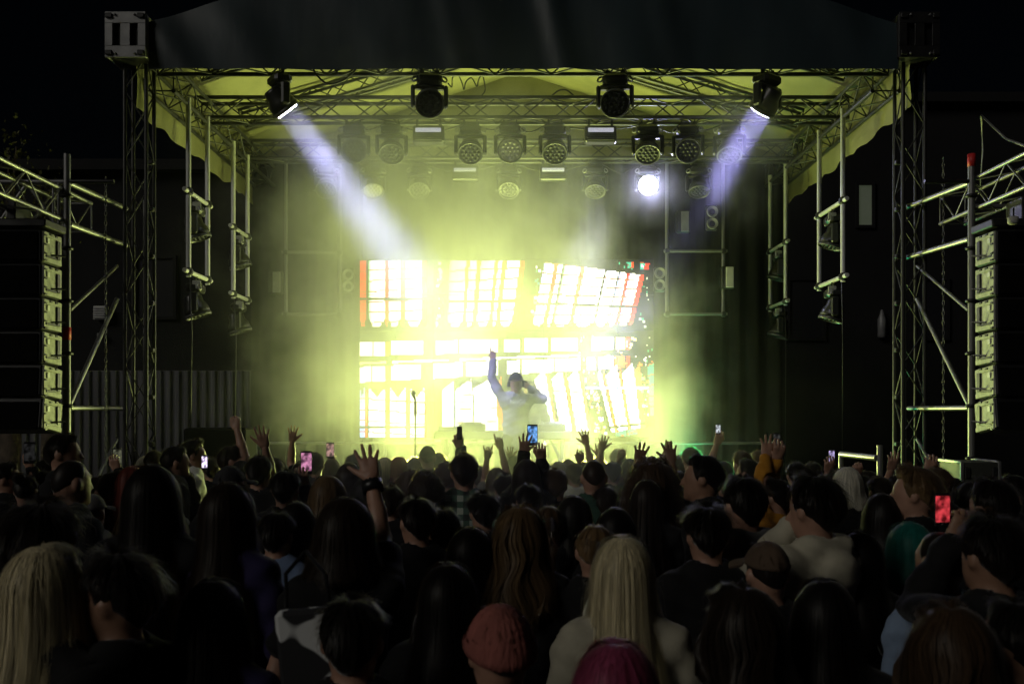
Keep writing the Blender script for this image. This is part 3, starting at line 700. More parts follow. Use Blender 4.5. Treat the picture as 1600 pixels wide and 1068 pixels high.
# ------------------------------------------------------------------ speaker arrays and their scaffolds
def line_array(side, X, label):
    Yf, Yr = 8.8, 9.19; zt = 3.66; n = 6; ph = .3
    e = empty('speaker_array', (X, 9.0, zt), label, 'speaker array', 'hanging speaker arrays')
    MB().box((side * .33, .02, .06), (.7, .42, .07), ch=.01).obj('flying_bar', 'blacksteel', e)
    MB().box((side * .33, .05, .2), (.08, .3, .22), ch=.01).obj('hoist', 'blacksteel', e)
    y = 0; z = 0; a = 0
    for k in range(n):
        a = -.012 * k * k * .5
        rot = Euler((a, 0, 0)).to_matrix()
        c = Vector((side * .33, -.02 + .0 * k, -.15 - k * ph))
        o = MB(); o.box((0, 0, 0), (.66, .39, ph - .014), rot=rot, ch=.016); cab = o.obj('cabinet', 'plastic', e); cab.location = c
        inner = -side * .336; g = MB(); g.box((-side * .331, 0, 0), (.006, .37, ph - .04), rot=rot, ch=.002); g.obj('lit_side_panel', 'cab', cab)  # black cabinet side, stage light put into its pale colour
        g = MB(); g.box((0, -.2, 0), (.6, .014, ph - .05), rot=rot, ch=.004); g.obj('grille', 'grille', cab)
        g = MB()
        for zz in (-.11, .11): g.box((inner, .0, zz), (.012, .34, .045), rot=rot, ch=.004)
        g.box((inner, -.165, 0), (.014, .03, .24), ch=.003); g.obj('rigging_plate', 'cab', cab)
        g = MB()
        g.box((inner - side * .006, .1, -.0), (.016, .06, .17), ch=.003)
        g.box((inner - side * .004, -.04, -.082), (.016, .2, .018), ch=.003)
        for yy_, zz in ((-.15, .1), (-.15, .02), (-.15, -.06), (-.15, -.12), (.06, .12), (-.05, .12)): g.box((inner - side * .008, yy_, zz), (.014, .045, .016), ch=.003)
        tag(g.obj('rigging_gap', 'plastic', cab), kind='stuff')
        g = MB(); g.box((inner - side * .004, -.09, .06), (.01, .05, .05), ch=.003); g.obj('badge', 'white', cab)
        tube('side_pin', (inner, -.02, -.06), (inner - side * .09, .06, -.055), .009, 'alu', cab)
    return e
line_array(-1, -4.15, 'hanging speaker array of six cabinets beside the left scaffold')
line_array(1, 4.27, 'hanging speaker array of six cabinets beside the right scaffold')

def scaffold(side, Xp, label):
    e = empty('scaffold_tower', (Xp, 9.5, 0), label, 'scaffold', 'scaffold towers')
    s = side
    Ln = 4.0                                    # reach outward, out of the picture
    zt = 4.5
    for dx, y in ((0, 0), (s * Ln, 0), (s * Ln, -2.2), (s * Ln, 1.2)):
        tube('standard', (dx, y, 0), (dx, y, zt), .034, 'galv', e)
        for k in range(8): MB().lathe([(.034, -.02), (.058, -.008), (.058, .008), (.034, .02)], 12, c=(dx, y, .6 + k * .5)).obj('rosette', 'blacksteel', e)
    MB().lathe([(.037, 0), (.037, .12)], 12, c=(0, 0, 2.73 if s < 0 else 4.38)).obj('tape_band', 'red', e)
    zh = (4.235, 3.84) if s < 0 else (4.24, 3.7)
    tX = (-s) * (abs(Xp) - 4.0) * 0
    for z in zh:                                # pipes running back to the roof tower
        tube('ledger', (0, .05, z), (-s * .03 + (0.05 if s < 0 else -.12), 1.25, z), .028, 'alu', e)
    tube('ledger', (0, .05, 2.08), (.05 if s < 0 else -.1, 1.25, 2.08), .028, 'alu', e)
    for z in ((4.235, 3.81, 2.06) if s < 0 else (4.0, 2.06)):
        tube('ledger', (0, 0, z), (s * Ln, 0, z), .026, 'galv', e)
    tube('ledger', (0, 0, 4.24), (-s * .45, 0, 4.24), .02, 'blacksteel', e)
    tube('diagonal', (0, .06, 2.12), (.02 if s < 0 else -.05, 1.15, 3.25), .024, 'alu', e)
    tube('diagonal', (0, .06, 3.02), (.02 if s < 0 else -.05, 1.15, 3.6), .018, 'galv', e)
    tube('diagonal', (0, .06, .9), (.02 if s < 0 else -.05, 1.15, 1.75), .018, 'galv', e)
    tube('diagonal', (s * .05, -.03, 2.1), (s * 1.1, -.03, 3.1), .026, 'galv', e)
    # lattice beam between two ledgers
    if s < 0:
        for k in range(5):
            x = -.1 - k * .55
            tube('lattice_bar', (x, -.01, 3.83), (x - .27, -.01, 4.22), .02, 'galv', e); tube('lattice_bar', (x - .27, -.01, 4.22), (x - .55, -.01, 3.83), .02, 'galv', e)
        for x in (-.07, -.12): tube('lattice_bar', (x, -.02, 3.83), (x, -.02, 4.22), .014, 'galv', e)
    return e
scaffold(-1, -4.246, 'pipe scaffold beside the left speaker array')
scaffold(1, 4.385, 'pipe scaffold beside the right speaker array with red-tipped pole')
truss('array_truss', (-4.42, 7.4, 4.02), (-4.42, 10.15, 4.02), .26, .29, .34, 'short receding truss that carries the left speaker array', 'alu', .021, .009, 'array trusses')
truss('array_truss', (4.56, 7.2, 4.13), (4.56, 10.3, 4.13), .26, .29, .34, 'short receding truss that carries the right speaker array', 'alu', .021, .009, 'array trusses')
P = at(21, 329, 9.0); e = empty('truss_lamp', P, 'small pale work lamp hanging under the left array truss', 'lamp')
MB().lathe([(.03, .06), (.06, .04), (.065, -.06), (.05, -.07)], 14).obj('shade', 'cab', e); MB().box((0, 0, .09), (.02, .02, .08)).obj('hook', 'blacksteel', e)
P = at(1583, 343, 8.6); e = empty('truss_lamp', P, 'small round work lamp hanging under the right array truss', 'lamp')
MB().lathe([(.02, .03), (.045, .02), (.045, -.03), (.035, -.04)], 14).obj('shade', 'cab', e); MB().box((0, 0, .06), (.015, .015, .08)).obj('hook', 'blacksteel', e)
# hoist chains
def chain(px, Y, y0, y1, label):
    a, b = at(px, y0, Y), at(px, y1, Y); n = int((a.z - b.z) / .05)
    mb = MB()
    for k in range(n):
        c = a + (b - a) * k / n
        pts = [(c.x + (.012 * math.cos(t) if k % 2 else 0), c.y + (0 if k % 2 else .012 * math.cos(t)), c.z + .03 * math.sin(t)) for t in np.linspace(0, 2 * math.pi, 9)[:-1]]
        mb.pipe(pts, .004, 4, closed=True)
    return tag(mb.obj('hoist_chain', 'galv'), label, 'chain', 'hoist chains')
chain(1474, 10.2, 250, 735, 'long hoist chain hanging between right tower and scaffold')
chain(165, 10.2, 280, 730, 'long hoist chain hanging between left tower and scaffold')
P0, P1, P2 = at(1533, 290, 11), at(1533, 180, 11), at(1620, 235, 9)
tag(MB().pipe([P0, P0 * .5 + P1 * .5 + Vector((.02, 0, 0)), P1, P1 * .5 + P2 * .5 + Vector((0, 0, -.08)), P2], .012, 6).obj('guy_cable', 'grey'), 'thin guy cable bending over high above the right scaffold', 'cable')
# ------------------------------------------------------------------ people: bodies grown from a distance field
class Field:
    def __init__(s, lo, hi, h):
        s.lo = np.array(lo, float); s.h = h
        s.n = np.ceil((np.array(hi) - s.lo) / h).astype(int) + 1
        s.F = np.full(s.n, .06, np.float32)
        s.ax = [s.lo[i] + np.arange(s.n[i]) * h for i in range(3)]
    def _sub(s, lo, hi):
        a = np.clip(np.floor((np.array(lo) - s.lo) / s.h).astype(int), 0, s.n); b = np.clip(np.ceil((np.array(hi) - s.lo) / s.h).astype(int) + 1, 0, s.n)
        sl = tuple(slice(a[i], b[i]) for i in range(3))
        X, Y, Z = np.meshgrid(*[s.ax[i][sl[i]] for i in range(3)], indexing='ij', sparse=True)
        return sl, X, Y, Z
    def _mix(s, sl, d, k, mode):
        f = s.F[sl]
        if mode == 'u':
            if k: hh = np.clip(.5 + .5 * (d - f) / k, 0, 1); s.F[sl] = d + (f - d) * hh * 1.0 - k * hh * (1 - hh) if False else (d * (1 - hh) + f * hh - k * hh * (1 - hh))
            else: s.F[sl] = np.minimum(f, d)
        else: s.F[sl] = np.maximum(f, -d)
    def cap(s, a, b, ra, rb, k=.025, sq=1., mode='u'):
        a = np.array(a, float); b = np.array(b, float); m = max(ra, rb) + .07
        sl, X, Y, Z = s._sub(np.minimum(a, b) - m, np.maximum(a, b) + m)
        d = b - a; q = (X - a[0], (Y - a[1]) / sq, Z - a[2]); d2 = np.array([d[0], d[1] / sq, d[2]]); L = max(d2 @ d2, 1e-9)
        t = np.clip((q[0] * d2[0] + q[1] * d2[1] + q[2] * d2[2]) / L, 0, 1)
        dist = np.sqrt((q[0] - t * d2[0]) ** 2 + (q[1] - t * d2[1]) ** 2 + (q[2] - t * d2[2]) ** 2) - (ra + (rb - ra) * t)
        s._mix(sl, (dist * min(1, (1 + sq) / 2)).astype(np.float32), k, mode); return s
    def ell(s, c, r, k=.02, mode='u'):
        c = np.array(c, float); r = np.array(r, float)
        sl, X, Y, Z = s._sub(c - r - .07, c + r + .07)
        q = np.sqrt(((X - c[0]) / r[0]) ** 2 + ((Y - c[1]) / r[1]) ** 2 + ((Z - c[2]) / r[2]) ** 2)
        q2 = np.sqrt(((X - c[0]) / r[0] ** 2) ** 2 + ((Y - c[1]) / r[1] ** 2) ** 2 + ((Z - c[2]) / r[2] ** 2) ** 2) + 1e-9
        s._mix(sl, (q * (q - 1) / q2).astype(np.float32), k, mode); return s
    def nets(s):
        F_ = s.F; S = F_ < 0
        c = np.zeros(np.array(F_.shape) - 1, np.int8); sh = c.shape
        CR = [(i, j, k) for i in (0, 1) for j in (0, 1) for k in (0, 1)]
        for i, j, k in CR: c += S[i:i + sh[0], j:j + sh[1], k:k + sh[2]]
        idx = np.argwhere((c > 0) & (c < 8))
        acc = np.zeros((len(idx), 3)); cnt = np.zeros(len(idx))
        for a in CR:
            for ax in range(3):
                if a[ax]: continue
                b = list(a); b[ax] = 1
                f0 = F_[idx[:, 0] + a[0], idx[:, 1] + a[1], idx[:, 2] + a[2]]; f1 = F_[idx[:, 0] + b[0], idx[:, 1] + b[1], idx[:, 2] + b[2]]
                m = (f0 < 0) != (f1 < 0); t = f0[m] / (f0[m] - f1[m])
                p = np.tile(np.array(a, float), (m.sum(), 1)); p[:, ax] += t; acc[m] += p; cnt[m] += 1
        V = s.lo + s.h * (idx + acc / cnt[:, None])
        im = np.full(sh, -1, np.int32); im[tuple(idx.T)] = np.arange(len(idx))
        Q = []
        for ax in range(3):
            o1, o2 = [(1, 2), (2, 0), (0, 1)][ax]
            n = list(F_.shape); s0 = [slice(None)] * 3; s1 = [slice(None)] * 3; s0[ax] = slice(0, n[ax] - 1); s1[ax] = slice(1, n[ax])
            A_, B_ = S[tuple(s0)], S[tuple(s1)]
            e = np.argwhere(A_ != B_); e = e[(e[:, o1] > 0) & (e[:, o2] > 0) & (e[:, o1] < n[o1] - 1) & (e[:, o2] < n[o2] - 1)]
            def g(d1, d2):
                q = e.copy(); q[:, o1] -= d1; q[:, o2] -= d2; return im[tuple(q.T)]
            q = np.stack([g(1, 1), g(0, 1), g(0, 0), g(1, 0)], 1)
            fl = ~A_[tuple(e.T)]; q[fl] = q[fl][:, ::-1]; Q.append(q)
        Q = np.concatenate(Q); Q = Q[(Q >= 0).all(1)]
        return V, Q

def hand_mesh(kind):
    f = Field((-.11, -.06, -.05), (.11, .12, .22), .0048)
    f.cap((0, 0, -.04), (0, 0, .02), .028, .026, .01, .75); f.cap((-.012, 0, .03), (-.02, 0, .085), .026, .024, .015, .55)
    f.cap((.012, 0, .03), (.02, 0, .08), .026, .022, .015, .55)
    base = [(-.033, 0, .088), (-.011, 0, .094), (.011, 0, .09), (.031, 0, .08)]; ln = [.074, .083, .077, .06]
    spread = dict(open=(-.28, -.07, .1, .34), fist=(0, 0, 0, 0), point=(-.05, 0, .03, .05), rock=(-.2, 0, .03, .3), hold=(-.1, -.03, .05, .12), relax=(-.1, -.02, .06, .15))[kind]
    curl = dict(open=(.12, .05, .1, .18), fist=(1.5,) * 4, point=(.05, 1.5, 1.5, 1.5), rock=(.05, 1.5, 1.5, .05), hold=(.75, .8, .85, .9), relax=(.35, .45, .5, .6))[kind]
    for i in range(4):
        p = np.array(base[i]); a = curl[i] * .6; L = ln[i]; r = (.0095, .009, .0095, .008)[i]
        for seg, fr in ((0, .45), (1, .32), (2, .23)):
            d = np.array([math.sin(spread[i]) * math.cos(a), math.sin(a), math.cos(a) * math.cos(spread[i])]); q = p + d * L * fr
            f.cap(p, q, r, r * .92, .006); p = q; r *= .92; a += curl[i]
    th = dict(open=((-.062, .008, .055), (-.092, .012, .088)), relax=((-.052, .02, .06), (-.06, .03, .095)), hold=((-.055, .03, .06), (-.05, .05, .09)))
    a, b = th.get(kind, ((-.048, .03, .06), (-.01, .045, .075)))
    f.cap((-.022, .002, .018), a, .017, .012, .012); f.cap(a, b, .0115, .0085, .006)
    return f.nets()
HANDS = {k: hand_mesh(k) for k in ('open', 'fist', 'point', 'rock', 'hold', 'relax')}

def arm_ik(S, W, pole):
    S, W, pole = Vector(S), Vector(W), Vector(pole); a, b = .285, .26
    d = W - S; L = min(max(d.length, .2), a + b - .004); t = d.normalized()
    x = (a * a - b * b + L * L) / (2 * L); y = math.sqrt(max(a * a - x * x, 0))
    n = pole - t * pole.dot(t); n = n.normalized() if n.length > 1e-4 else Vector((1, 0, 0))
    return S + t * x + n * y, S + t * L
HC_, HR_ = np.array((0, .012, 1.64)), np.array((.078, .098, .118))
DOWN = [((.245, -.03, 1.13), (.225, .08, .90)), ((.235, .0, 1.12), (.15, .17, 1.03)), ((.26, -.06, 1.14), (.25, .02, .89))]
def build_body(arms, style, fem, h=.0135):
    """arms: {side: (elbow, wrist, hand kind, palm direction)}; returns body and garment meshes"""
    ex = [Vector(p) for s in arms for p in arms[s][:2]]
    lo = (min([-.34] + [p.x - .12 for p in ex]), min([-.24] + [p.y - .12 for p in ex]), -.03)
    hi = (max([.34] + [p.x + .12 for p in ex]), max([.26] + [p.y + .12 for p in ex]), max([1.80] + [p.z + .12 for p in ex]))
    wv = .92 if fem else 1.
    def torso(f, e):
        f.cap((0, 0, .98), (0, .0, 1.12), .155 / wv * .95 + e, .14 * wv + e, .03, .66); f.cap((0, 0, 1.12), (0, .0, 1.34), .14 * wv + e, .165 * wv + e, .04, .62)
        f.cap((-.13 * wv, -.005, 1.40), (.13 * wv, -.005, 1.40), .066 + e, .066 + e, .05, .9)
        f.cap((-.11, -.01, 1.43), (0, -.005, 1.50), .035 + e, .05 + e, .04); f.cap((.11, -.01, 1.43), (0, -.005, 1.50), .035 + e, .05 + e, .04)
    def arm(f, s, e, upto=2.):
        E, W = arms[s][0], arms[s][1]; S = Vector((s * .178 * wv, -.005, 1.415 + (.03 if W[2] > 1.5 else 0)))
        E, W = Vector(E), Vector(W)
        if upto <= 1: E = S + (E - S) * upto
        f.cap(S, E, .056 * wv + e, .043 * wv + e + (.012 if 0 < e and upto <= 1 else 0), .035)
        if upto > 1: f.cap(E, E + (W - E) * .45, .043 * wv + e, .041 * wv + e, .015); f.cap(E + (W - E) * .45, E + (W - E) * (upto - 1), .041 * wv + e, .028 * wv + e + (.006 if e else 0), .015)
    f = Field(lo, hi, h); torso(f, 0)
    for s in (-1, 1):
        f.cap((s * .085, 0, .93), (s * .095, .015, .5), .088, .056, .03); f.cap((s * .095, .015, .5), (s * .1, -.02, .3), .056, .054, .02)
        f.cap((s * .1, -.02, .3), (s * .1, -.02, .08), .054, .036, .02); f.cap((s * .1, -.03, .04), (s * .115, .13, .035), .042, .034, .02, 1.)
    f.cap((0, -.012, 1.42), (0, .006, 1.58), .058 * wv, .054 * wv, .03)
    f.ell(HC_, HR_, .02); f.ell((0, .045, 1.575), (.056, .062, .055), .03); f.ell((0, .095, 1.54), (.024, .022, .02), .02)
    f.cap((0, .105, 1.655), (0, .126, 1.612), .009, .014, .014); f.cap((-.03, .088, 1.672), (.03, .088, 1.672), .014, .014, .015)
    f.cap((-.016, .102, 1.572), (.016, .102, 1.572), .01, .01, .01)
    for s in (-1, 1):
        f.ell((s * .031, .112, 1.648), (.014, .012, .009), 0, 'cut'); f.ell((s * .031, .094, 1.648), (.013, .013, .012), .004)
        f.ell((s * .082, -.002, 1.635), (.013, .024, .034), .01)
        arm(f, s, 0)
    V, Q = f.nets(); body = [V]; bq = [Q]; nb = len(V)
    for s in (-1, 1):
        E, W, hk, pd = arms[s]; E, W = Vector(E), Vector(W)
        z = (W - E).normalized(); y = Vector(pd); y = (y - z * y.dot(z)).normalized(); x = y.cross(z)
        Vh, Qh = HANDS[hk]; Vh = Vh.copy() * (.93 if fem else 1.02)
        if s < 0: Vh[:, 0] *= -1; Qh = Qh[:, ::-1]
        Mx = np.array([x, y, z]); body.append(Vh @ Mx + np.array(W)); bq.append(Qh + nb); nb += len(Vh)
    bv, bqq = np.concatenate(body), np.concatenate(bq)
    g = Field(lo, (hi[0], hi[1], min(hi[2], 2.1)), h); torso(g, .022)
    g.cap((0, 0, .9), (0, 0, 1.0), .175, .17, .03, .68)
    up = {'tee': .62, 'long': 1.93, 'hoodie': 1.95}[style]
    for s in (-1, 1): arm(g, s, .016 if style != 'hoodie' else .014, up)
    if style == 'hoodie':
        g.cap((-.075, -.06, 1.50), (.075, -.06, 1.50), .045, .045, .03); g.cap((-.09, -.04, 1.5), (-.06, .06, 1.45), .035, .028, .03); g.cap((.09, -.04, 1.5), (.06, .06, 1.45), .035, .028, .03)
        g.cap((-.05, -.12, 1.42), (.05, -.12, 1.42), .045, .045, .05, .7); g.cap((0, -.125, 1.42), (0, -.12, 1.33), .05, .02, .05, .7)
    X, Y, Z = np.meshgrid(*g.ax, indexing='ij', sparse=True)
    wr = .0045 * np.sin(Z * 38 + 5 * np.sin(X * 9 + 1.3) + 3 * Y) + .004 * np.sin(X * 30 + Z * 22 + Y * 17) + .003 * np.sin(Z * 75 + X * 20 + 2 * np.sin(Y * 30))
    g.F += wr.astype(np.float32)
    g.cap((0, -.012, 1.40), (0, .02, 1.75), .066, .075, 0, 1., 'cut')
    gv, gq = g.nets()
    return npmesh('person', bv, bqq, 'skin0'), npmesh('shirt', gv, gq, 'cloth0')

def lower_meshes():
    f = Field((-.24, -.16, .05), (.24, .18, 1.05), .016)
    f.cap((0, 0, .93), (0, 0, .99), .165, .16, .03, .7)
    for s in (-1, 1):
        f.cap((s * .09, 0, .9), (s * .098, .012, .5), .105, .075, .03); f.cap((s * .098, .012, .5), (s * .103, -.02, .09), .075, .062, .02)
    a = npmesh('trousers', *f.nets(), 'cloth0')
    f = Field((-.2, -.12, -.02), (.2, .24, .16), .014)
    for s in (-1, 1): f.cap((s * .1, -.03, .045), (s * .117, .15, .04), .052, .042, .02); f.cap((s * .1, -.02, .05), (s * .1, -.02, .11), .05, .045, .02)
    b = npmesh('shoes', *f.nets(), 'cloth0')
    return a, b

# ---- palettes
def hmat(nm, c, c2=None):
    return mat('hair_' + nm, c, .46, spec=.28, var=.22, vs=85, stretch=(1, 1, .08), island=.42, trans=.4, sheen=.9, fwd=tuple(min(.95, v * .6 + k) for v, k in zip(c, (.62, .5, .26))), tcol=tuple(min(.85, v * 1.5 + k) for v, k in zip(c, (.17, .12, .05))))
for nm, c in dict(black=(.008, .0065, .006), dark=(.024, .016, .011), brown=(.075, .045, .024), light=(.17, .11, .055), blonde=(.80, .69, .45), platinum=(.80, .76, .64), red=(.24, .055, .04),
                  pink=(.36, .07, .15), teal=(.02, .20, .17), grey=(.30, .29, .25)).items(): M['h_' + nm] = hmat(nm, c)
for i, c in enumerate(((.35, .195, .135), (.28, .155, .10), (.19, .105, .065))): M['skin%d' % i] = mat('skin_%d' % i, c, .5, var=.12, vs=18, bump=.08, bs=120)
for nm, c in dict(black=(.006, .006, .0065), backlit_dark=(.26, .26, .30), charcoal=(.022, .022, .024), navy=(.016, .02, .05), white=(.55, .55, .53), cream=(.42, .39, .30), grey=(.13, .13, .13), olive=(.05, .055, .03), mustard=(.45, .20, .02),
                  denim=(.16, .22, .36), paleblue=(.24, .32, .46), maroon=(.10, .02, .03), lime=(.25, .36, .03), green=(.03, .07, .05), purple=(.02, .015, .06), brown=(.09, .06, .04)).items():
    M['c_' + nm] = mat('cloth_' + nm, c, .85, var=.22, vs=7, bump=.25, bs=220, spec=.25, sheen=.25)
M['cloth0'] = M['c_black']
m = mat('cloth_plaid', (.03, .05, .04), .85, bump=.2, bs=200, var=.1); M['c_plaid'] = m
n = m.node_tree.nodes; l = m.node_tree.links
tc = n.new('ShaderNodeTexCoord'); sp = n.new('ShaderNodeSeparateXYZ'); l.new(tc.outputs['Object'], sp.inputs[0])
def band(sock, freq, th, ph=0.):
    a = n.new('ShaderNodeMath'); a.operation = 'MULTIPLY_ADD'; a.inputs[1].default_value = freq; a.inputs[2].default_value = ph; l.new(sock, a.inputs[0])
    b = n.new('ShaderNodeMath'); b.operation = 'FRACT'; l.new(a.outputs[0], b.inputs[0])
    c = n.new('ShaderNodeMath'); c.operation = 'GREATER_THAN'; c.inputs[1].default_value = th; l.new(b.outputs[0], c.inputs[0]); return c.outputs[0]
def add2(a, b, op='ADD'):
    q = n.new('ShaderNodeMath'); q.operation = op
    for i, v in enumerate((a, b)):
        if hasattr(v, 'default_value'): l.new(v, q.inputs[i])
        else: q.inputs[i].default_value = v
    return q.outputs[0]
s_ = add2(band(sp.outputs['X'], 12, .5), band(sp.outputs['Z'], 12, .5))
t_ = add2(band(sp.outputs['X'], 12, .9, .25), band(sp.outputs['Z'], 12, .9, .25), 'MAXIMUM')
rp = n.new('ShaderNodeValToRGB'); rp.color_ramp.interpolation = 'CONSTANT'; e_ = rp.color_ramp.elements
e_[0].color = (.012, .02, .016, 1); e_[1].position = .4; e_[1].color = (.05, .10, .07, 1); x_ = e_.new(.75); x_.color = (.36, .40, .34, 1)
sc_ = add2(add2(s_, .5, 'MULTIPLY'), add2(t_, .12, 'MULTIPLY')); l.new(sc_, rp.inputs[0]); l.new(rp.outputs[0], n['Principled BSDF'].inputs['Base Color'])

# ---- hair
def smooth(a, b, x): t = np.clip((x - a) / (b - a), 0, 1); return t * t * (3 - 2 * t)
def hair_mesh(kind, seed=0, near=False):
    g = np.random.RandomState(seed + 17)
    P = dict(short=dict(vol=.018, ph=(134, 95, 50), hang=0, cl=.006, st=1300, lift=.018), buzz=dict(vol=.005, ph=(110, 84, 50), hang=0, cl=.0, st=0, lift=.003), crop=dict(vol=.026, ph=(130, 94, 48), hang=0, cl=.009, st=1500, lift=.034),
             long=dict(vol=.022, ph=(100, 98, 52), hang=.36, cl=.003, st=2600 if near else 500, lift=.008), vlong=dict(vol=.02, ph=(100, 98, 52), hang=.50, cl=.0022, st=4200 if near else 500, lift=.008),
             bob=dict(vol=.03, ph=(102, 100, 56), hang=.13, cl=.003, st=2600 if near else 600, lift=.007), wavy=dict(vol=.032, ph=(100, 98, 52), hang=.30, cl=.010, st=2400 if near else 600, lift=.012, wav=.02),
             curly=dict(vol=.045, ph=(112, 96, 48), hang=.02, cl=.012, st=600, lift=.03, wav=.02), frizz=dict(vol=.06, ph=(108, 100, 50), hang=.22, cl=.018, st=900, lift=.04, wav=.02),
             bun=dict(vol=.012, ph=(112, 96, 46), hang=0, cl=.005, st=260, lift=.006), pony=dict(vol=.012, ph=(112, 96, 46), hang=0, cl=.005, st=260, lift=.006), under=dict(vol=.008, ph=(112, 88, 50), hang=0, cl=.004, st=160, lift=.008),
             underlong=dict(vol=.012, ph=(100, 98, 50), hang=.28, cl=.008, st=260, lift=.006))[kind]
    ph = g.uniform(0, 6.28, 8)
    def surf(th, s, off):
        a = np.abs(th); pe = np.where(a < 1.57, P['ph'][0] + (P['ph'][1] - P['ph'][0]) * smooth(0, 1.45, a), P['ph'][1] + (P['ph'][2] - P['ph'][1]) * smooth(1.6, 2.25, a)) * math.pi / 180
        hang = P['hang'] * (1 - smooth(1.75, 2.15, a)) * (1 + .1 * np.sin(th * 5 + ph[0]) + .05 * np.sin(th * 13 + ph[1]))
        s0 = np.where(hang > .01, .5, 1.); p = np.clip(s / s0, 0, 1) * pe; t = np.clip((s - s0) / np.maximum(1 - s0, 1e-3), 0, 1.3) * (hang > .01)
        off = off * (.5 + .5 * smooth(0, .35, p)) * np.where(P['hang'] > .1, 1., 1 - .75 * smooth(.72, 1.0, s))
        rr = np.stack([(HR_[0] + off) * np.sin(p) * np.sin(th), -(HR_[1] + off) * np.sin(p) * np.cos(th), (HR_[2] + off * .75) * np.cos(p)], -1) + HC_
        rr[..., 2] -= hang * t
        fl = (.028 * t + .03 * smooth(.3, 1, t)) * (hang > .1)
        rr[..., 0] += fl * np.sin(th) * .9; rr[..., 1] -= fl * np.cos(th) * .5 + .07 * smooth(.25, .8, t) * np.sin(a) ** 2 * (hang > .2) + .03 * smooth(.2, .6, t) * (hang > .2)
        if 'wav' in P: 
            wv = P['wav'] * np.sin(s * 17 + th * 3 + ph[2]) * smooth(.15, .7, s); rr[..., 0] += wv * np.cos(th); rr[..., 1] += wv * np.sin(th)
        return rr
    nt_, ns = (110 if near else 64), (30 if P['hang'] > .1 else 14)
    th, s = np.meshgrid(np.linspace(-math.pi, math.pi, nt_), np.linspace(0.0, 1, ns), indexing='ij')
    if near and kind in ('long', 'vlong', 'bob'): P['cl'] = .0009
    cl = P['cl'] * (np.sin(th * 9 + ph[3] + 2 * np.sin(s * 3)) + .7 * np.sin(th * 21 + ph[4]) + .6 * np.sin(th * 37 + ph[5] + s * 2) + (.5 * np.sin(th * 5 + s * 9 + ph[6]))) * smooth(.1, .6, s)
    if kind in ('curly', 'frizz'): cl = cl + P['cl'] * (np.sin(th * 17 + ph[1]) * np.sin(s * 21 + ph[2]) + .6 * np.sin(th * 31 + s * 30))
    outer = surf(th, s, P['vol'] + cl); inner = surf(th, s, -.012 + 0 * cl)
    V = [outer.reshape(-1, 3), inner.reshape(-1, 3)]; N = nt_ * ns
    i, j = np.meshgrid(np.arange(nt_ - 1), np.arange(ns - 1), indexing='ij'); i = i.ravel(); j = j.ravel(); q = np.stack([i * ns + j, i * ns + j + 1, (i + 1) * ns + j + 1, (i + 1) * ns + j], 1)
    i = np.arange(nt_ - 1); e = np.stack([i * ns + ns - 1, N + i * ns + ns - 1, N + (i + 1) * ns + ns - 1, (i + 1) * ns + ns - 1], 1)
    Qs = [q, q[:, ::-1] + N, e]; nv = 2 * N
    K = P['st']
    if K:
        m_ = 9 if P['hang'] > .1 else 6
        t0 = g.uniform(-math.pi, math.pi, K); sa = g.uniform(.05, .55, K); ln = np.where(P['hang'] > .1, g.uniform(.9, 1.06, K) - sa, g.uniform(.18, .4, K)); 
        kk = np.linspace(0, 1, m_)
        S_ = np.minimum(sa[:, None] + ln[:, None] * kk, 1.07); T_ = t0[:, None] + g.normal(0, .05, K)[:, None] * kk + .02 * np.sin(kk * g.uniform(3, 9, K)[:, None] + g.uniform(0, 6, K)[:, None])
        lift = P['lift'] * g.uniform(.1, 1.3, K)[:, None] * (kk[None] ** 1.3 if P['hang'] < .1 else np.sin(kk * 2.6)[None])
        fly = (g.rand(K) < .2)[:, None] * g.uniform(.0, .028, K)[:, None] * kk
        if kind in ('curly', 'frizz'): 
            T_ = T_ + .16 * np.sin(kk * 9 + g.uniform(0, 6, K)[:, None]); lift = lift + .012 * np.cos(kk * 9 + g.uniform(0, 6, K)[:, None])
        clT = P['cl'] * (np.sin(T_ * 9 + ph[3] + 2 * np.sin(S_ * 3)) + .7 * np.sin(T_ * 21 + ph[4]) + .6 * np.sin(T_ * 37 + ph[5] + S_ * 2) + .5 * np.sin(T_ * 5 + S_ * 9 + ph[6])) * smooth(.1, .6, S_)
        C = surf(T_, S_, P['vol'] + clT + .0015 + lift + fly)
        wd = (.0013 if near else .0024) * g.uniform(.6, 1.5, K)[:, None] * (1 - .75 * kk)
        W = np.stack([np.cos(T_), np.sin(T_), 0 * T_], -1) * wd[..., None]
        V.append(np.stack([C - W, C + W], 2).reshape(-1, 3))
        a, b = np.meshgrid(np.arange(K), np.arange(m_ - 1), indexing='ij'); o = nv + (a.ravel() * m_ + b.ravel()) * 2
        Qs.append(np.stack([o, o + 2, o + 3, o + 1], 1)); nv += K * m_ * 2
    def tubeq(pts, rad, n=14, rib=0.):
        nonlocal nv
        pts = [Vector(p) for p in pts]; vv = []
        for k, p in enumerate(pts):
            t = pts[min(k + 1, len(pts) - 1)] - pts[max(k - 1, 0)]; qn = t.to_track_quat('Z', 'Y')
            for a in range(n + 1): 
                an = 2 * math.pi * a / n; r_ = rad[k] * (1 + rib * math.sin(an * 5 + k * .6)); vv.append(p + qn @ Vector((math.cos(an) * r_, math.sin(an) * r_, 0)))
        V.append(np.array(vv)); i, j = np.meshgrid(np.arange(len(pts) - 1), np.arange(n), indexing='ij'); o = nv + i.ravel() * (n + 1) + j.ravel()
        Qs.append(np.stack([o, o + 1, o + n + 2, o + n + 1], 1)); nv += len(vv)
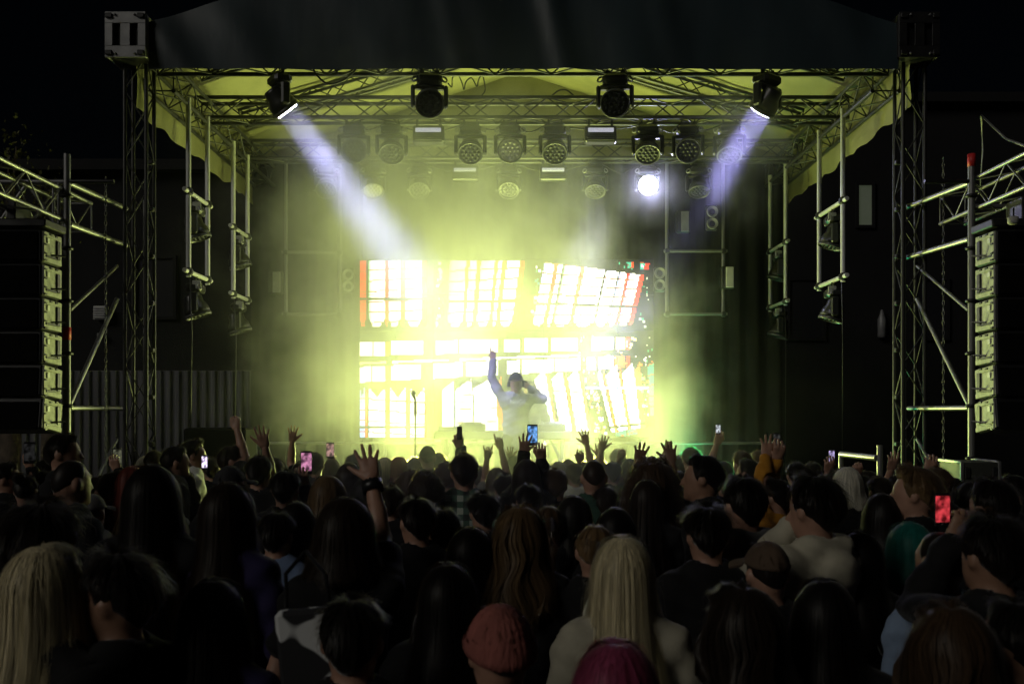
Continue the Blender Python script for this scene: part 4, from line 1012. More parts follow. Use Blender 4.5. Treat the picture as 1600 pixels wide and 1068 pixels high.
    if kind == 'bun': tubeq([(0, -.05 - .11 * k / 8, 1.735 + .035 * k / 8) for k in range(9)], [.001 + .05 * math.sin(math.pi * k / 8) for k in range(9)], 16, .06)
    if kind == 'pony': tubeq([(0, -.10, 1.69), (0, -.15, 1.70), (0, -.185, 1.64), (.01, -.19, 1.54), (.0, -.18, 1.44), (.015, -.17, 1.34), (.01, -.165, 1.26)], [.012, .024, .03, .034, .03, .02, .003], 12, .12)
    return npmesh('hair', np.concatenate(V), np.concatenate(Qs), 'h_black')

def dome(vol, phb, phf, ribs, amp, flat=0.):
    nt_, ns = 72, 14; V = []; 
    th, s = np.meshgrid(np.linspace(-math.pi, math.pi, nt_), np.linspace(0, 1, ns), indexing='ij')
    pe = (phb + (phf - phb) * (1 - np.cos(th)) / 2) * math.pi / 180; p = s * pe
    def sf(off): 
        o = off + amp * np.sin(th * ribs) * smooth(.05, .4, s)
        return np.stack([(HR_[0] + o) * np.sin(p) * np.sin(th), -(HR_[1] + o) * np.sin(p) * np.cos(th), (HR_[2] + o) * np.cos(p)], -1) + HC_
    A_ = sf(vol).reshape(-1, 3); B_ = sf(vol - .01).reshape(-1, 3); N = nt_ * ns
    i, j = np.meshgrid(np.arange(nt_ - 1), np.arange(ns - 1), indexing='ij'); i = i.ravel(); j = j.ravel(); q = np.stack([i * ns + j, i * ns + j + 1, (i + 1) * ns + j + 1, (i + 1) * ns + j], 1)
    i = np.arange(nt_ - 1); e = np.stack([i * ns + ns - 1, N + i * ns + ns - 1, N + (i + 1) * ns + ns - 1, (i + 1) * ns + ns - 1], 1)
    return np.concatenate([A_, B_]), np.concatenate([q, q[:, ::-1] + N, e])
def brim():
    u, v = np.meshgrid(np.linspace(-1, 1, 14), np.linspace(0, 1, 6), indexing='ij')
    a = u * 1.0; r = 1 + v * .85 * (1 - .35 * u * u)
    P = np.stack([.095 * r * np.sin(a) * 1.0, .112 * r * np.cos(a) + .012, 1.69 - .02 * u * u - .012 * v], -1).reshape(-1, 3)
    i, j = np.meshgrid(np.arange(13), np.arange(5), indexing='ij'); o = (i * 6 + j).ravel(); q = np.stack([o, o + 1, o + 7, o + 6], 1)
    P2 = P - np.array((0, 0, .006)); return np.concatenate([P, P2]), np.concatenate([q, q[:, ::-1] + len(P)])
def hat_mesh(kind):
    if kind == 'beanie':
        V, Q = dome(.02, 96, 66, 26, .0025); V2, Q2 = dome(.028, 100, 68, 34, .002)
        keep = (V2[Q2].mean(1)[:, 2] < HC_[2] + .045); Q2 = Q2[keep]
    else:
        V, Q = dome(.018, 78, 66, 6, .0012); V2, Q2 = brim()
    return npmesh('beanie' if kind == 'beanie' else 'cap', np.concatenate([V, V2]), np.concatenate([Q, Q2 + len(V)]), 'cloth0')

TROUSERS, SHOES = lower_meshes()
_hair = {}; _hat = {k: hat_mesh(k) for k in ('cap', 'beanie')}
def hair_get(kind, var, near):
    k = (kind, var, near)
    if k not in _hair: _hair[k] = hair_mesh(kind, var * 7 + len(kind), near)
    return _hair[k]
_body = {}
KF = dict(short=.185, crop=.195, buzz=.168, bald=.16, long=.21, vlong=.215, bob=.225, wavy=.235, curly=.255, frizz=.30, bun=.19, pony=.185, cap=.195, beanie=.20)
TOPZ = dict(short=.012, crop=.02, buzz=.005, bald=0, long=.017, vlong=.016, bob=.022, wavy=.024, curly=.04, frizz=.05, bun=.01, pony=.01, cap=.018, beanie=.024)
def setmat(o, m):
    o.material_slots[0].link = 'OBJECT'; o.material_slots[0].material = M[m]
PEOPLE = []
def person(cx, top, wpx, hair, hc, face, cloth, label, arms=None, skin=0, fem=None, Y=None, base=0., group='people in the crowd', hat=None, smax=1.12, smin=.88):
    style, cc = cloth
    fem = hair in ('long', 'vlong', 'bob', 'wavy', 'frizz', 'bun', 'pony') if fem is None else fem
    d = Y or KF[hair] * F / wpx
    T = 1.758 + TOPZ[hair]
    z = HC - (top - HZ) * d / F - base; s = z / T
    if Y is None and not smin <= s <= smax:
        s = min(max(s, smin), smax); d = (HC - base - s * T) * F / (top - HZ); d = min(max(d, 1.9), 10.3)
        s = min(max((HC - (top - HZ) * d / F) / T, .82), 1.2)
    X = (cx - 800) * d / F
    loc = Vector((X, d, base)); rot = Matrix.Rotation(R(-face), 3, 'Z')
    A = {}
    for sd in (-1, 1):
        key = 'L' if sd < 0 else 'R'
        if arms and key in arms:
            px, py, hk = arms[key][:3]; dy = arms[key][3] if len(arms[key]) > 3 else .06
            tgt = rot.transposed() @ (at(px, py, d + dy) - loc) / s
            S = Vector((sd * .178, 0, 1.445)); up = (tgt - S).normalized(); W = tgt - (up * .5 + Vector((0, 0, .5))).normalized() * .085
            pole = arms[key][4] if len(arms[key]) > 4 else (sd * .12, .4, -1)
            E, W = arm_ik(S, W, pole)
            pdir = rot.transposed() @ Vector((0, 1, 0))
            A[sd] = (tuple(E), tuple(W), hk, tuple(pdir))
        else:
            E, W = DOWN[(int(cx) + sd) % 3]
            A[sd] = ((sd * E[0], E[1], E[2]), (sd * W[0], W[1], W[2]), 'relax', (-sd * 1., .2, 0))
    k = (tuple(A[-1]), tuple(A[1]), style, fem)
    if k not in _body: _body[k] = build_body(A, style, fem, .0125 if d < 4.2 else .0145)
    bm, gm = _body[k]
    o = link(bpy.data.objects.new('person', bm)); o.location = loc; o.rotation_euler = (0, 0, R(-face)); o.scale = (s, s, s)
    tag(o, label, 'person', group); setmat(o, 'skin%d' % skin)
    c = link(bpy.data.objects.new({'tee': 'shirt', 'long': 'jumper', 'hoodie': 'hoodie'}[style], gm), o); setmat(c, 'c_' + cc)
    c = link(bpy.data.objects.new('trousers', TROUSERS), o); setmat(c, 'c_navy' if int(cx) % 3 else 'c_charcoal')
    c = link(bpy.data.objects.new('shoes', SHOES), o); setmat(c, 'c_charcoal')
    near = d < 4.6; var = int(cx) % 3
    if hair in ('cap', 'beanie'):
        c = link(bpy.data.objects.new(hair, _hat[hair]), o); setmat(c, hat or 'c_black')
        c = link(bpy.data.objects.new('hair', hair_get('under', var, False)), o); setmat(c, 'h_' + hc)
    elif hair != 'bald':
        c = link(bpy.data.objects.new('hair', hair_get(hair, var, near and hair in ('vlong', 'long', 'bob', 'wavy'))), o); setmat(c, 'h_' + hc)
    PEOPLE.append((X, d, o)); o['d_'] = d; del o['d_']
    return o, A

def phone(px, py, Y, label, col, es, s=1., yaw=0., lit=True, pitch=0.):
    e = empty('phone', at(px, py, Y), label, 'phone', 'phones held up in the crowd'); e.rotation_euler = (R(pitch), 0, R(yaw)); e.scale = (s, s, s)
    MB().box((0, 0, 0), (.075, .009, .152), ch=.004).obj('body', 'plastic', e)
    m_ = bpy.data.materials.new('phone_screen'); m_.use_nodes = True; n = m_.node_tree.nodes; l = m_.node_tree.links
    b = n['Principled BSDF']; b.inputs['Base Color'].default_value = (.02, .02, .02, 1); b.inputs['Roughness'].default_value = .15
    tc = n.new('ShaderNodeTexCoord'); nz = n.new('ShaderNodeTexNoise'); nz.inputs['Scale'].default_value = 26; l.new(tc.outputs['Object'], nz.inputs['Vector'])
    rp = n.new('ShaderNodeValToRGB'); rp.color_ramp.elements[0].position = .4; rp.color_ramp.elements[1].position = .62
    rp.color_ramp.elements[0].color = (*[c * .1 for c in col], 1); rp.color_ramp.elements[1].color = (*[min(1, c * 1.05 + .03) for c in col], 1)
    l.new(nz.outputs['Fac'], rp.inputs[0]); l.new(rp.outputs[0], b.inputs['Emission Color']); b.inputs['Emission Strength'].default_value = es
    MB().box((0, -.0052, .004), (.068, .0012, .118)).obj('screen', m_, e)
    MB().lathe([(.006, 0), (.006, .0015), (.001, .002)], 10, c=(0, 0, 0)).obj('home_button', 'bezel', e).matrix_local = Matrix.Translation((0, -.0045, -.065)) @ Matrix.Rotation(R(90), 4, 'X')
    return e
# ------------------------------------------------------------------ the crowd: (centre x, top y, head width in photo pixels, hair, hair colour, heading, garment, label)
B_ = ('tee', 'black'); BL = ('long', 'black'); BH = ('hoodie', 'black')
CROWD = [
 # left
 (97, 677, 42, 'short', 'black', 80, BL, 'tall dark-haired person in profile below the left speaker array', {}),
 (108, 718, 50, 'buzz', 'black', 35, B_, 'close-cropped person in front of the tall profile at left', {}),
 (176, 737, 40, 'short', 'dark', 50, B_, 'short-haired person turned right beside the pink-red hair', {}),
 (204, 727, 46, 'long', 'red', 10, BL, 'person with long reddish hair left of the stage tower', {}),
 (236, 725, 84, 'vlong', 'black', -5, BL, 'person with wide long black hair at left in the dark', {}),
 (273, 697, 36, 'short', 'black', 60, B_, 'dark-haired person looking right, left of the bearded one', {}),
 (301, 687, 34, 'crop', 'black', 70, ('tee', 'white'), 'person in profile with white collar near the side fill', {}),
 (360, 697, 34, 'short', 'dark', 65, B_, 'person looking right with one bare arm raised by the side fill', {'arms': {'R': (371, 655, 'fist', .05)}}),
 (357, 727, 52, 'cap', 'black', 20, BL, 'dark cap wearer in front of the raised bare arm', {'hat': 'c_charcoal'}),
 (353, 753, 84, 'vlong', 'dark', 10, ('long', 'purple'), 'person with long dark hair edged in gold at left', {}),
 (62, 785, 108, 'crop', 'black', 5, BL, 'large dark head at the left edge above the blonde hair', {}),
 (142, 771, 46, 'cap', 'black', 0, ('tee', 'grey'), 'person in pale grey cap at left', {'hat': 'c_grey'}),
 (62, 850, 126, 'vlong', 'blonde', 20, BL, 'blonde person with straight long hair in the lower left corner', {}),
 (188, 862, 112, 'crop', 'black', -75, B_, 'dark tousled person in profile facing the lower left blonde', {'skin': 1}),
 (8, 722, 40, 'short', 'black', 70, BL, 'person in profile cut by the left edge', {}),
 (40, 742, 42, 'bun', 'black', 0, BL, 'person with hair tied up holding a phone at far left', {'arms': {'R': (46, 716, 'hold', .1)}}),
 (75, 716, 36, 'short', 'black', 20, BL, 'short-haired person between the far left phone and the profile', {}),
 (150, 745, 30, 'short', 'dark', 60, BL, 'small dark head beside the close-cropped person at left', {}),
 (187, 742, 30, 'short', 'black', 10, BL, 'person raising a bright phone before the left tower', {'arms': {'R': (181, 720, 'hold', .1)}}),
 (225, 712, 30, 'cap', 'black', 10, BL, 'person in pale cap behind the reddish hair', {'hat': 'c_cream'}),
 (258, 745, 44, 'crop', 'dark', 30, ('tee', 'white'), 'person in white shirt between two long dark heads at left', {}),
 # left of centre
 (404, 713, 40, 'short', 'black', 0, B_, 'dark head below the open hand left of the screen', {'arms': {'R': (412, 681, 'open', .1)}}),
 (427, 715, 40, 'bob', 'dark', 5, BL, 'round bobbed head right of the open hand', {}),
 (446, 735, 46, 'short', 'black', 5, BL, 'dark-haired person filming with a pink-lit phone', {'arms': {'R': (474, 742, 'hold', .15)}}),
 (492, 708, 30, 'short', 'dark', 0, B_, 'person waving a braceleted hand left of the screen', {'arms': {'L': (456, 676, 'open', .05)}}),
 (518, 716, 27, 'long', 'brown', 0, BL, 'far person holding a small pink phone', {'arms': {'R': (517, 712, 'hold', .05)}}),
 (512, 742, 62, 'bob', 'light', -10, BL, 'person with tousled light short hair left of the raised watch', {}),
 (545, 722, 44, 'long', 'dark', 5, BL, 'long dark hair behind the tousled light head', {}),
 (553, 710, 29, 'short', 'dark', 0, BL, 'small round dark head behind the raised watch hand', {}),
 (538, 776, 96, 'bob', 'dark', 0, B_, 'person with dark bob raising a hand with a wristwatch', {'arms': {'R': (578, 718, 'open', .36, (.1, .3, -1))}, 'skin': 0}),
 (463, 783, 66, 'long', 'black', -5, ('long', 'navy'), 'dark long hair left of the dark bob', {}),
 (432, 800, 60, 'short', 'black', 10, ('tee', 'denim'), 'person in blue shirt in the dark left of the bob', {}),
 (601, 714, 30, 'long', 'blonde', 0, ('tee', 'white'), 'far pale blonde head just right of the watch hand', {}),
 (623, 713, 31, 'bob', 'red', 0, ('tee', 'grey'), 'far head with reddish bob lit from the stage', {}),
 (648, 715, 24, 'short', 'grey', 0, ('tee', 'white'), 'far small grey head left of the round cap', {}),
 (668, 696, 30, 'cap', 'dark', 0, BL, 'round capped head before the DJ table', {'hat': 'c_olive'}),
 (684, 708, 28, 'short', 'dark', 0, ('tee', 'olive'), 'dark head right of the round capped head', {}),
 (666, 738, 60, 'curly', 'dark', 0, BL, 'person with dark curly hair left of the plaid shirt', {}),
 (640, 735, 34, 'curly', 'brown', 10, B_, 'small curly brown head behind the dark curls', {}),
 (697, 722, 36, 'short', 'brown', 0, ('long', 'olive'), 'person with a long sleeved raised fist left of the plaid shirt', {'arms': {'R': (718, 684, 'fist', .05)}}),
 (725, 709, 43, 'short', 'dark', 0, ('long', 'plaid'), 'tall person in green plaid shirt at the centre', {}),
 (652, 778, 60, 'short', 'black', -25, B_, 'dark-haired person with bare neck and ear stud', {'skin': 0}),
 (735, 823, 62, 'bob', 'black', 0, BL, 'round dark head in front of the plaid shirt', {}),
 (692, 795, 44, 'short', 'black', 0, ('tee', 'lime'), 'person in lime shirt half hidden right of the bare neck', {}),
 (813, 790, 88, 'wavy', 'light', 0, BL, 'person with long wavy light brown hair at the centre', {}),
 (776, 730, 36, 'long', 'brown', 0, ('tee', 'grey'), 'person making horn signs with both hands', {'arms': {'L': (762, 702, 'rock', .08), 'R': (780, 683, 'point', .08)}}),
 (804, 712, 24, 'short', 'dark', 0, ('tee', 'white'), 'far head under a pale open hand before the hooded performer', {'arms': {'L': (799, 704, 'open', .05)}}),
 # right of centre
 (823, 717, 46, 'long', 'dark', 0, BL, 'dark long-haired person filming with a blue-lit phone', {'arms': {'L': (821, 690, 'open', .12), 'R': (845, 700, 'hold', .12)}}),
 (826, 757, 44, 'short', 'black', 0, ('long', 'green'), 'dark head in front of the person with the blue-lit phone', {}),
 (868, 733, 40, 'short', 'brown', 0, ('tee', 'olive'), 'short brown head left of the bald head', {}),
 (888, 717, 31, 'long', 'dark', 0, BL, 'long dark hair behind the bald head', {}),
 (873, 722, 24, 'short', 'grey', 0, ('tee', 'white'), 'far pale head by the DJ table leg', {}),
 (898, 724, 24, 'short', 'brown', 0, ('tee', 'white'), 'far person pointing a pale fist upward', {'arms': {'R': (904, 708, 'point', .05)}}),
 (912, 722, 27, 'short', 'dark', 0, B_, 'person with bare arm and open hand up above the bald head', {'arms': {'R': (915, 681, 'open', .05)}}),
 (928, 718, 40, 'buzz', 'dark', 0, ('tee', 'green'), 'broad bald-looking person with both ears showing', {'skin': 0}),
 (958, 722, 30, 'short', 'black', 0, B_, 'dark-haired person with a bare arm up before the screen corner', {'arms': {'L': (941, 690, 'open', .05)}}),
 (935, 716, 22, 'short', 'dark', 0, B_, 'far small head with one hand up between two taller raised hands', {'arms': {'R': (933, 700, 'open', .02)}}),
 (965, 702, 26, 'short', 'grey', 0, BL, 'far round head below the screen corner', {}),
 (897, 773, 62, 'long', 'black', 0, BL, 'long black hair in front of the bald-looking person', {}),
 (858, 790, 40, 'pony', 'brown', 0, BL, 'brown ponytail between the wavy hair and the long black hair', {}),
 (962, 792, 54, 'bob', 'black', 0, BL, 'round dark bob left of the long straight hair', {}),
 (1000, 722, 30, 'short', 'dark', 10, ('tee', 'maroon'), 'person stretching a bare pink-lit arm to the left', {'arms': {'L': (967, 704, 'fist', .05)}}),
 (1021, 720, 78, 'frizz', 'brown', 0, B_, 'frizzy brown-haired person with two hands up', {'arms': {'L': (999, 704, 'open', .4), 'R': (1048, 703, 'open', .4)}, 'skin': 2}),
 (1011, 748, 58, 'vlong', 'dark', 0, BL, 'straight dark long hair in front of the frizzy hair', {}),
 (1064, 712, 28, 'short', 'black', -20, B_, 'person with a braceleted fist beside the smoke', {'arms': {'L': (1040, 693, 'fist', .05)}}),
 (1101, 711, 52, 'short', 'black', -70, BH, 'dark-haired person in clear profile facing left', {'skin': 1, 'fem': False}),
 (1095, 765, 46, 'bob', 'brown', -10, BL, 'brown head below the profile facing left', {}),
 (1164, 745, 66, 'short', 'black', -20, ('hoodie', 'grey'), 'dark head above a pale grey hood', {}),
 (1160, 705, 30, 'short', 'brown', -20, ('tee', 'charcoal'), 'person reaching a bare arm up left with a small light', {'arms': {'L': (1118, 681, 'hold', .05)}, 'skin': 0}),
 (1186, 704, 27, 'short', 'brown', 10, BL, 'far head right of the reaching bare arm', {}),
 (1170, 717, 34, 'short', 'black', -50, BL, 'person in profile left of the puffy pale hair', {'skin': 1}),
 (1183, 724, 34, 'curly', 'platinum', 0, BL, 'person with puffy pale curls beside the mustard sleeve', {}),
 (1215, 748, 46, 'short', 'black', -40, ('long', 'mustard'), 'person in mustard sleeves with both hands up', {'arms': {'L': (1197, 696, 'open', .15), 'R': (1211, 700, 'hold', .15)}}),
 (930, 820, 70, 'pony', 'light', 5, BL, 'person with light ponytail behind the big blonde', {}),
 (974, 837, 106, 'vlong', 'blonde', 0, ('tee', 'cream'), 'blonde person with very long straight hair at centre front', {}),
 (963, 1003, 128, 'long', 'pink', 0, BL, 'pink-haired person at the bottom in front of the blonde', {}),
 (783, 942, 126, 'beanie', 'dark', -15, BL, 'person in rust red beanie at the bottom centre', {'hat': 'c_rust', 'fem': False}),
 (550, 936, 84, 'short', 'black', 0, BL, 'dark short-haired person beside the white printed panel', {}),
 (1106, 790, 74, 'crop', 'black', -5, BL, 'tall dark head right of the long straight hair', {}),
 (1200, 845, 84, 'cap', 'black', -10, BL, 'dark cap in front of the cream hoodie', {'hat': 'c_brown'}),
 (1166, 915, 96, 'wavy', 'dark', -30, BL, 'dark wavy head with one gold-lit lock at right of the blonde', {}),
 # right
 (1275, 742, 77, 'crop', 'black', -30, ('hoodie', 'cream'), 'person in cream hoodie holding one hand to the head', {'arms': {'L': (1237, 790, 'open', .1, (-.35, .5, -.9))}, 'skin': 0}),
 (1325, 729, 50, 'bob', 'platinum', 0, BL, 'platinum bob at the right behind the cream hoodie', {}),
 (1357, 736, 34, 'short', 'dark', -60, BL, 'small profile right of the platinum bob', {}),
 (1300, 742, 30, 'short', 'black', 0, BL, 'person holding up a violet-lit phone at right', {'arms': {'L': (1296, 722, 'hold', .05)}}),
 (1346, 742, 30, 'short', 'black', 0, B_, 'person raising a bare fist by the barrier pipe', {'arms': {'L': (1341, 728, 'fist', .05)}}),
 (1401, 745, 30, 'short', 'black', 0, B_, 'person raising a hand in front of the right tower', {'arms': {'L': (1394, 718, 'relax', .05)}}),
 (1432, 729, 62, 'crop', 'light', -60, BL, 'person with curly light quiff in profile facing left', {'skin': 0, 'fem': False}),
 (1466, 731, 44, 'short', 'brown', 0, BL, 'brown head behind the curly light quiff', {'arms': {'L': (1451, 724, 'relax', .3)}}),
 (1424, 815, 58, 'bob', 'teal', 0, ('hoodie', 'navy'), 'person with turquoise hair at right', {}),
 (1472, 830, 74, 'buzz', 'black', -20, ('long', 'paleblue'), 'close-cropped person in pale blue shirt at right', {'skin': 1}),
 (1553, 748, 66, 'short', 'black', -20, BL, 'dark-haired person by the flight case with the ear lit', {}),
 (1552, 805, 96, 'crop', 'black', -15, BL, 'large dark head at the right holding up a red-lit phone', {'arms': {'L': (1488, 812, 'hold', .3, (-.6, -.1, -.8))}, 'skin': 1}),
 (1490, 945, 118, 'wavy', 'brown', 0, BL, 'brown wavy hair with a copper edge in the lower right', {}),
 (1592, 940, 110, 'short', 'black', -30, B_, 'person with bare shoulder cut by the right edge', {'skin': 1}),
 (1585, 742, 40, 'short', 'black', -60, BL, 'small dark profile at the far right edge', {}),
 (1517, 752, 40, 'bob', 'black', -10, BL, 'dark bob in front of the flight case', {}),
 (1245, 722, 34, 'short', 'black', 0, BL, 'small dark head between mustard sleeves and the cream hoodie', {}),
 (1380, 770, 66, 'long', 'black', 0, BL, 'added long black hair in the dark left of the curly quiff', {}),  # this and next three: invented, hair long and black to keep the dark
 (1345, 830, 80, 'long', 'black', 0, BL, 'added long dark hair right of the cream hoodie in deep shade', {}),
 (1290, 905, 100, 'long', 'black', 5, BL, 'added long dark hair in deep shade below the cream hoodie', {}),
 (700, 880, 84, 'long', 'black', 0, BL, 'added long dark hair in deep shade left of the red beanie', {}),
 (330, 905, 110, 'long', 'black', 0, ('long', 'purple'), 'dark long hair in deep shade left of the printed panel', {}),
]
M['c_rust'] = mat('knit_rust', (.27, .085, .068), .9, var=.25, vs=14, bump=.5, bs=70, stretch=(1, 1, .3))
DATA = {}
for cx, top, wp, hr, hcol, fc, cl, lab, o in CROWD:
    DATA[lab] = person(cx, top, wp, hr, hcol, fc, cl, lab, **o)

# small repeats that nothing tells apart, deep in the packed rows
GAPS = [(470, 722), (585, 716), (715, 722), (748, 728), (790, 742), (850, 722), (985, 716), (1035, 745), (1140, 742), (1080, 700), (330, 715), (390, 742), (570, 745), (610, 760), (755, 770), (945, 760), (1060, 735), (1130, 720), (1270, 722), (1420, 735), (60, 735), (130, 735), (285, 735), (240, 705), (1310, 735), (1375, 745), (1490, 745), (1545, 745)]
GAP_LABELS = ['short dark head between the raised phone and the tousled light head', 'dark long hair just left of the raised watch hand', "small dark head left of the plaid shirt's shoulder", "small crop-haired head right of the plaid wearer's head", 'dark bob below the horn signs', 'small dark head between the blue-lit phone and the brown head', 'dark long hair left of the pink-lit bare arm', 'dark bob beside the frizzy hair, on its right', 'short dark head above the pale grey hood', 'crop-haired head beside the smoke edge at right', 'short dark head below the bare raised arm by the side fill', 'long dark hair left of the round bobbed head at left', 'dark bob under the raised wristwatch arm', 'short dark head under the reddish far bob', "crop-haired head at the plaid wearer's right elbow", 'short dark head below and right of the bald-looking one', 'long dark hair left of the profile facing left', 'dark bob below the reaching bare arm', 'short dark head below the mustard sleeves, to their right', 'crop-haired head left of the brown head beside the curly quiff', 'short dark head at far left below the dim phone', 'long dark hair beside the close-cropped head, at its right', 'dark bob in front of the white-collared profile', 'short dark head at the foot of the left roof tower', 'crop-haired head right of the violet-lit phone', 'short dark head below the barrier post', 'long dark hair left of the flight case bob', 'dark bob at the right edge of the flight case']
for i, (cx, top) in enumerate(GAPS):
    hr = ('short', 'long', 'bob', 'short', 'crop')[i % 5]
    person(cx, top, 30 if top < 730 else 40, hr, ('black', 'dark')[i % 2], rnd.uniform(-15, 15), (B_, BL)[i % 2], GAP_LABELS[i], group='dark heads in the packed rows')

# wristwatch on the raised hand
ob, A = DATA['person with dark bob raising a hand with a wristwatch']
E, W = Vector(A[1][0]), Vector(A[1][1]); t = (W - E).normalized(); q = t.to_track_quat('Z', 'Y')
mb = MB(); n_ = 18
pr = [(.033, -.018), (.038, -.018), (.038, .018), (.033, .018)]
mb.lathe(pr + [pr[0]], 20, cap=False); mb.lathe([(.03, -.006), (.03, .006), (.024, .011)], 16, c=(0, 0, 0)); wv_ = mb.obj('wristwatch', 'plastic', ob)
wv_.location = W - t * .03; wv_.rotation_mode = 'QUATERNION'; wv_.rotation_quaternion = q; wv_.scale = (1.15, 1.15, 1.2)
# white printed panel on a back (plain invented black shapes)
P = at(482, 1012, 2.75); e = empty('printed_bag', P, 'white cloth bag with black blot print carried at the lower left', 'bag')
mpr = mat('blot_print', (.6, .6, .6), .8); n = mpr.node_tree.nodes; l = mpr.node_tree.links
tc = n.new('ShaderNodeTexCoord'); nz = n.new('ShaderNodeTexNoise'); nz.inputs['Scale'].default_value = 7.5; nz.inputs['Detail'].default_value = 1.5; nz.inputs['Distortion'].default_value = .6
mp = n.new('ShaderNodeMapping'); mp.inputs['Location'].default_value = (.37, 0, .21); l.new(tc.outputs['Object'], mp.inputs[0]); l.new(mp.outputs[0], nz.inputs['Vector'])
rp = n.new('ShaderNodeValToRGB'); rp.color_ramp.elements[0].position = .43; rp.color_ramp.elements[0].color = (.01, .01, .012, 1); rp.color_ramp.elements[1].position = .455; rp.color_ramp.elements[1].color = (.55, .56, .56, 1)
l.new(nz.outputs['Fac'], rp.inputs[0]); l.new(rp.outputs[0], n['Principled BSDF'].inputs['Base Color'])
MB().box((0, 0, -.05), (.155, .05, .32), rot=Euler((0, -.09, 0)).to_matrix(), ch=.012).obj('bag_body', mpr, e)
for sx in (-1, 1): MB().pipe([(sx * .06, 0, .11), (sx * .055 - .015, .03, .2), (-.02, .06, .26)], .006, 5).obj('strap', 'c_black', e)

# phones
phone(479, 722, 6.9, 'phone with a pink-lit screen held up left of the watch hand', (.75, .28, .5), .9, 1.05)
phone(516, 703, 9.4, 'small far phone with pink picture held sideways', (.8, .45, .4), .7, 1.)
phone(832, 679, 7.2, 'phone with a blue screen held up before the hooded performer', (.16, .42, 1.), 1.3, 1.0)
phone(1472, 796, 3.6, 'phone with a glowing red screen held up at right', (1., .04, .06), .7, .8, yaw=8)
phone(320, 722, 8.4, 'small bright phone below the side fill speaker', (.75, .62, 1.), 2.2, .8, yaw=-20)
phone(1299, 714, 9.5, 'phone with violet screen held up left of the barrier pipe', (.55, .45, .85), 1.0, 1., yaw=25)
phone(183, 714, 8.0, 'pale phone tilted in front of the left tower', (.6, .62, .4), .18, 1., yaw=50)
phone(46, 707, 7.0, 'dim phone held up at the far left', (.3, .3, .3), .05, 1., yaw=20)
phone(1122, 670, 9.1, 'phone with two small white lights in the reaching bare hand', (.8, .85, 1.), .9, .6)
phone(1213, 690, 6.6, 'small dim phone in the mustard-sleeved person\'s hand', (.4, .4, .4), .1, .8, yaw=30)
phone(718, 676, 6.9, 'dark phone gripped in the raised fist left of the plaid shirt', (.1, .1, .1), .1, .6, yaw=40)

# performers
GP = 'performers on stage'
ob, A = person(806, 583, 27, 'cap', 'black', 165, ('hoodie', 'backlit_dark'), 'performer in hoodie and cap pointing one arm high before the screen', arms={'R': (769, 552, 'point', 0., (.2, 0, -1)), 'L': (826, 600, 'fist', .16, (-.9, -.2, -.5))}, Y=12.2, base=ST, group=GP, hat='c_charcoal', fem=False)  # dark hoodie; violet beam and haze are put into its pale colour
fc = bpy.data.curves.new('lettering', 'FONT'); fc.body = 'NoGiL'; fc.size = .085; fc.align_x = 'CENTER'; fc.extrude = .002; fc.resolution_u = 3
fo = bpy.data.objects.new('lettering', fc); link(fo); bpy.context.view_layer.update()
fm = bpy.data.meshes.new_from_object(fo.evaluated_get(bpy.context.evaluated_depsgraph_get())); bpy.data.objects.remove(fo)
fm.materials.clear(); fm.materials.append(M['white']); lo_ = link(bpy.data.objects.new('lettering', fm), ob)
lo_.location = (0, .14, 1.375); lo_.rotation_euler = (R(76), 0, R(180))
mb = MB(); mb.pipe([(.098 * math.cos(a), .0, 1.65 + .135 * math.sin(a)) for a in np.linspace(0, math.pi, 12)], .01, 6)
for s in (-1, 1): mb.box((s * .098, 0, 1.635), (.03, .07, .085), ch=.012)
mb.obj('headphones', 'plastic', ob)
person(828, 596, 24, 'short', 'black', 200, ('long', 'olive'), 'second performer standing behind the table, mostly hidden by the hoodie wearer', Y=13.4, base=ST, group=GP, fem=False)

# ------------------------------------------------------------------ stage smoke
def smoke_box(name, lo, hi):
    c = [(lo[i] + hi[i]) / 2 for i in range(3)]; s = [hi[i] - lo[i] for i in range(3)]
    return MB().box(c, s).obj(name, 'white')
sm = smoke_box('stage_smoke', (-5.2, 4.4, .05), (5.2, 15.28, 5.95)); tag(sm, kind='stuff')
ms = bpy.data.materials.new('smoke'); ms.use_nodes = True; n = ms.node_tree.nodes; l = ms.node_tree.links; n.clear()
out = n.new('ShaderNodeOutputMaterial'); pv = n.new('ShaderNodeVolumePrincipled'); pv.inputs['Color'].default_value = (.92, .92, .92, 1); pv.inputs['Anisotropy'].default_value = .25
l.new(pv.outputs[0], out.inputs['Volume'])
tc = n.new('ShaderNodeTexCoord')
def vmath(op, a, b=None):
    q = n.new('ShaderNodeVectorMath'); q.operation = op
    for i, v in enumerate((a, b)):
        if v is None: continue
        if isinstance(v, tuple): q.inputs[i].default_value = v
        else: l.new(v, q.inputs[i])
    return q.outputs['Value'] if op in ('DOT_PRODUCT', 'LENGTH') else q.outputs[0]
def fm(op, a, b=None, c=None):
    q = n.new('ShaderNodeMath'); q.operation = op
    for i, v in enumerate((a, b, c)):
        if v is None: continue
        if isinstance(v, (int, float)): q.inputs[i].default_value = v
        else: l.new(v, q.inputs[i])
    return q.outputs[0]
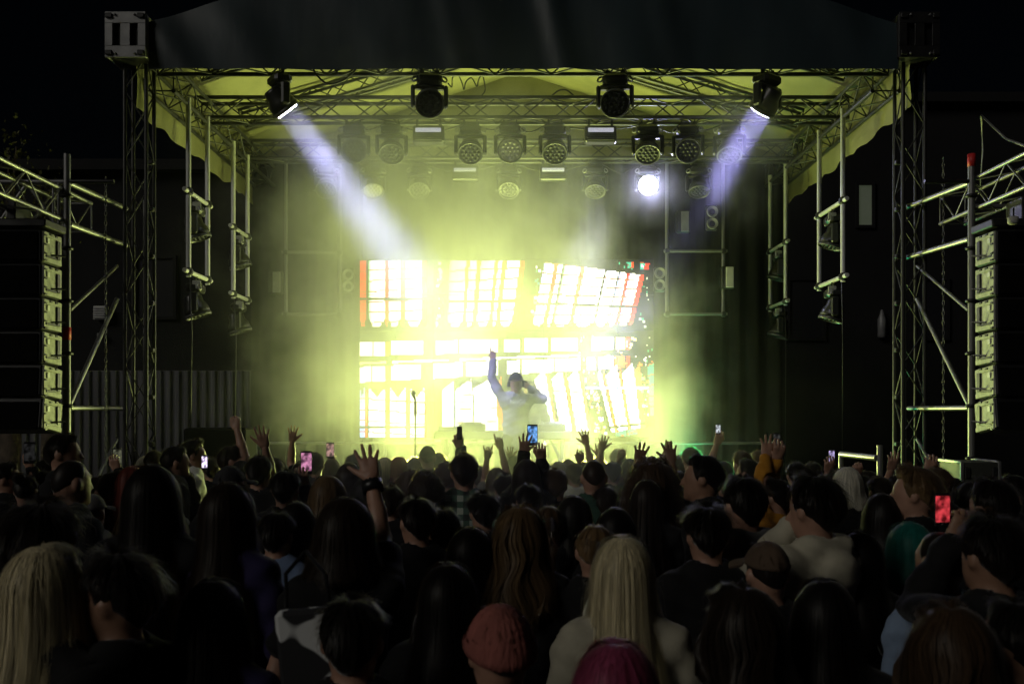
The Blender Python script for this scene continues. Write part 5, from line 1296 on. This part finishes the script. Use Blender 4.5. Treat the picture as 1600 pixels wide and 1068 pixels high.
def puff(c, r, amp):
    d = vmath('DIVIDE', vmath('SUBTRACT', tc.outputs['Object'], c), r); return fm('MULTIPLY', fm('POWER', 2.718, fm('MULTIPLY', vmath('DOT_PRODUCT', d, d), -1.)), amp)
nz = n.new('ShaderNodeTexNoise'); nz.inputs['Scale'].default_value = .95; nz.inputs['Detail'].default_value = 3; nz.inputs['Roughness'].default_value = .6
l.new(tc.outputs['Object'], nz.inputs['Vector'])
mr = n.new('ShaderNodeMapRange'); mr.inputs[1].default_value = .36; mr.inputs[2].default_value = .64; mr.inputs[3].default_value = .3; mr.inputs[4].default_value = 1.9; l.new(nz.outputs['Fac'], mr.inputs[0])
dn = None
for c_, r_, a_ in (((-.8, 12.8, 4.2), (1.65, 2.4, 1.6), .46), ((-.2, 11.9, 2.0), (1.6, 1.0, 1.0), .24), ((2.0, 13.05, 2.0), (.36, .6, 1.25), .62), ((2.5, 13.6, 3.3), (.5, .7, 1.0), .10), ((-2.35, 13.2, 2.7), (.95, 1.4, 1.9), .30),
                   ((.95, 13.2, 3.4), (.65, .8, .8), .30), ((-1.9, 11.4, 4.4), (1.0, 1.0, 1.1), .08), ((2.45, 11.0, 5.0), (.5, .7, .65), .2), ((-.1, 8.2, 1.6), (1.6, 3.0, .65), .17), ((1.9, 13.6, 5.1), (.4, .4, .4), .3), ((.1, 11.5, 2.1), (1.0, .8, .9), .17)):
    q_ = puff(c_, r_, a_); dn = q_ if dn is None else fm('ADD', dn, q_)
n2 = n.new('ShaderNodeTexNoise'); n2.inputs['Scale'].default_value = 1.7; n2.inputs['Detail'].default_value = 3; n2.inputs['Roughness'].default_value = .62; l.new(tc.outputs['Object'], n2.inputs['Vector'])
er = n.new('ShaderNodeMapRange'); er.inputs[1].default_value = .35; er.inputs[2].default_value = .65; er.inputs[3].default_value = .13; er.inputs[4].default_value = .0; l.new(n2.outputs['Fac'], er.inputs[0])
dn = fm('MAXIMUM', fm('SUBTRACT', dn, er.outputs[0]), fm('MULTIPLY', dn, .12))      # ragged billowing edges
dn = fm('MULTIPLY', dn, mr.outputs[0])
l.new(dn, pv.inputs['Density'])
sm.data.materials.clear(); sm.data.materials.append(ms)
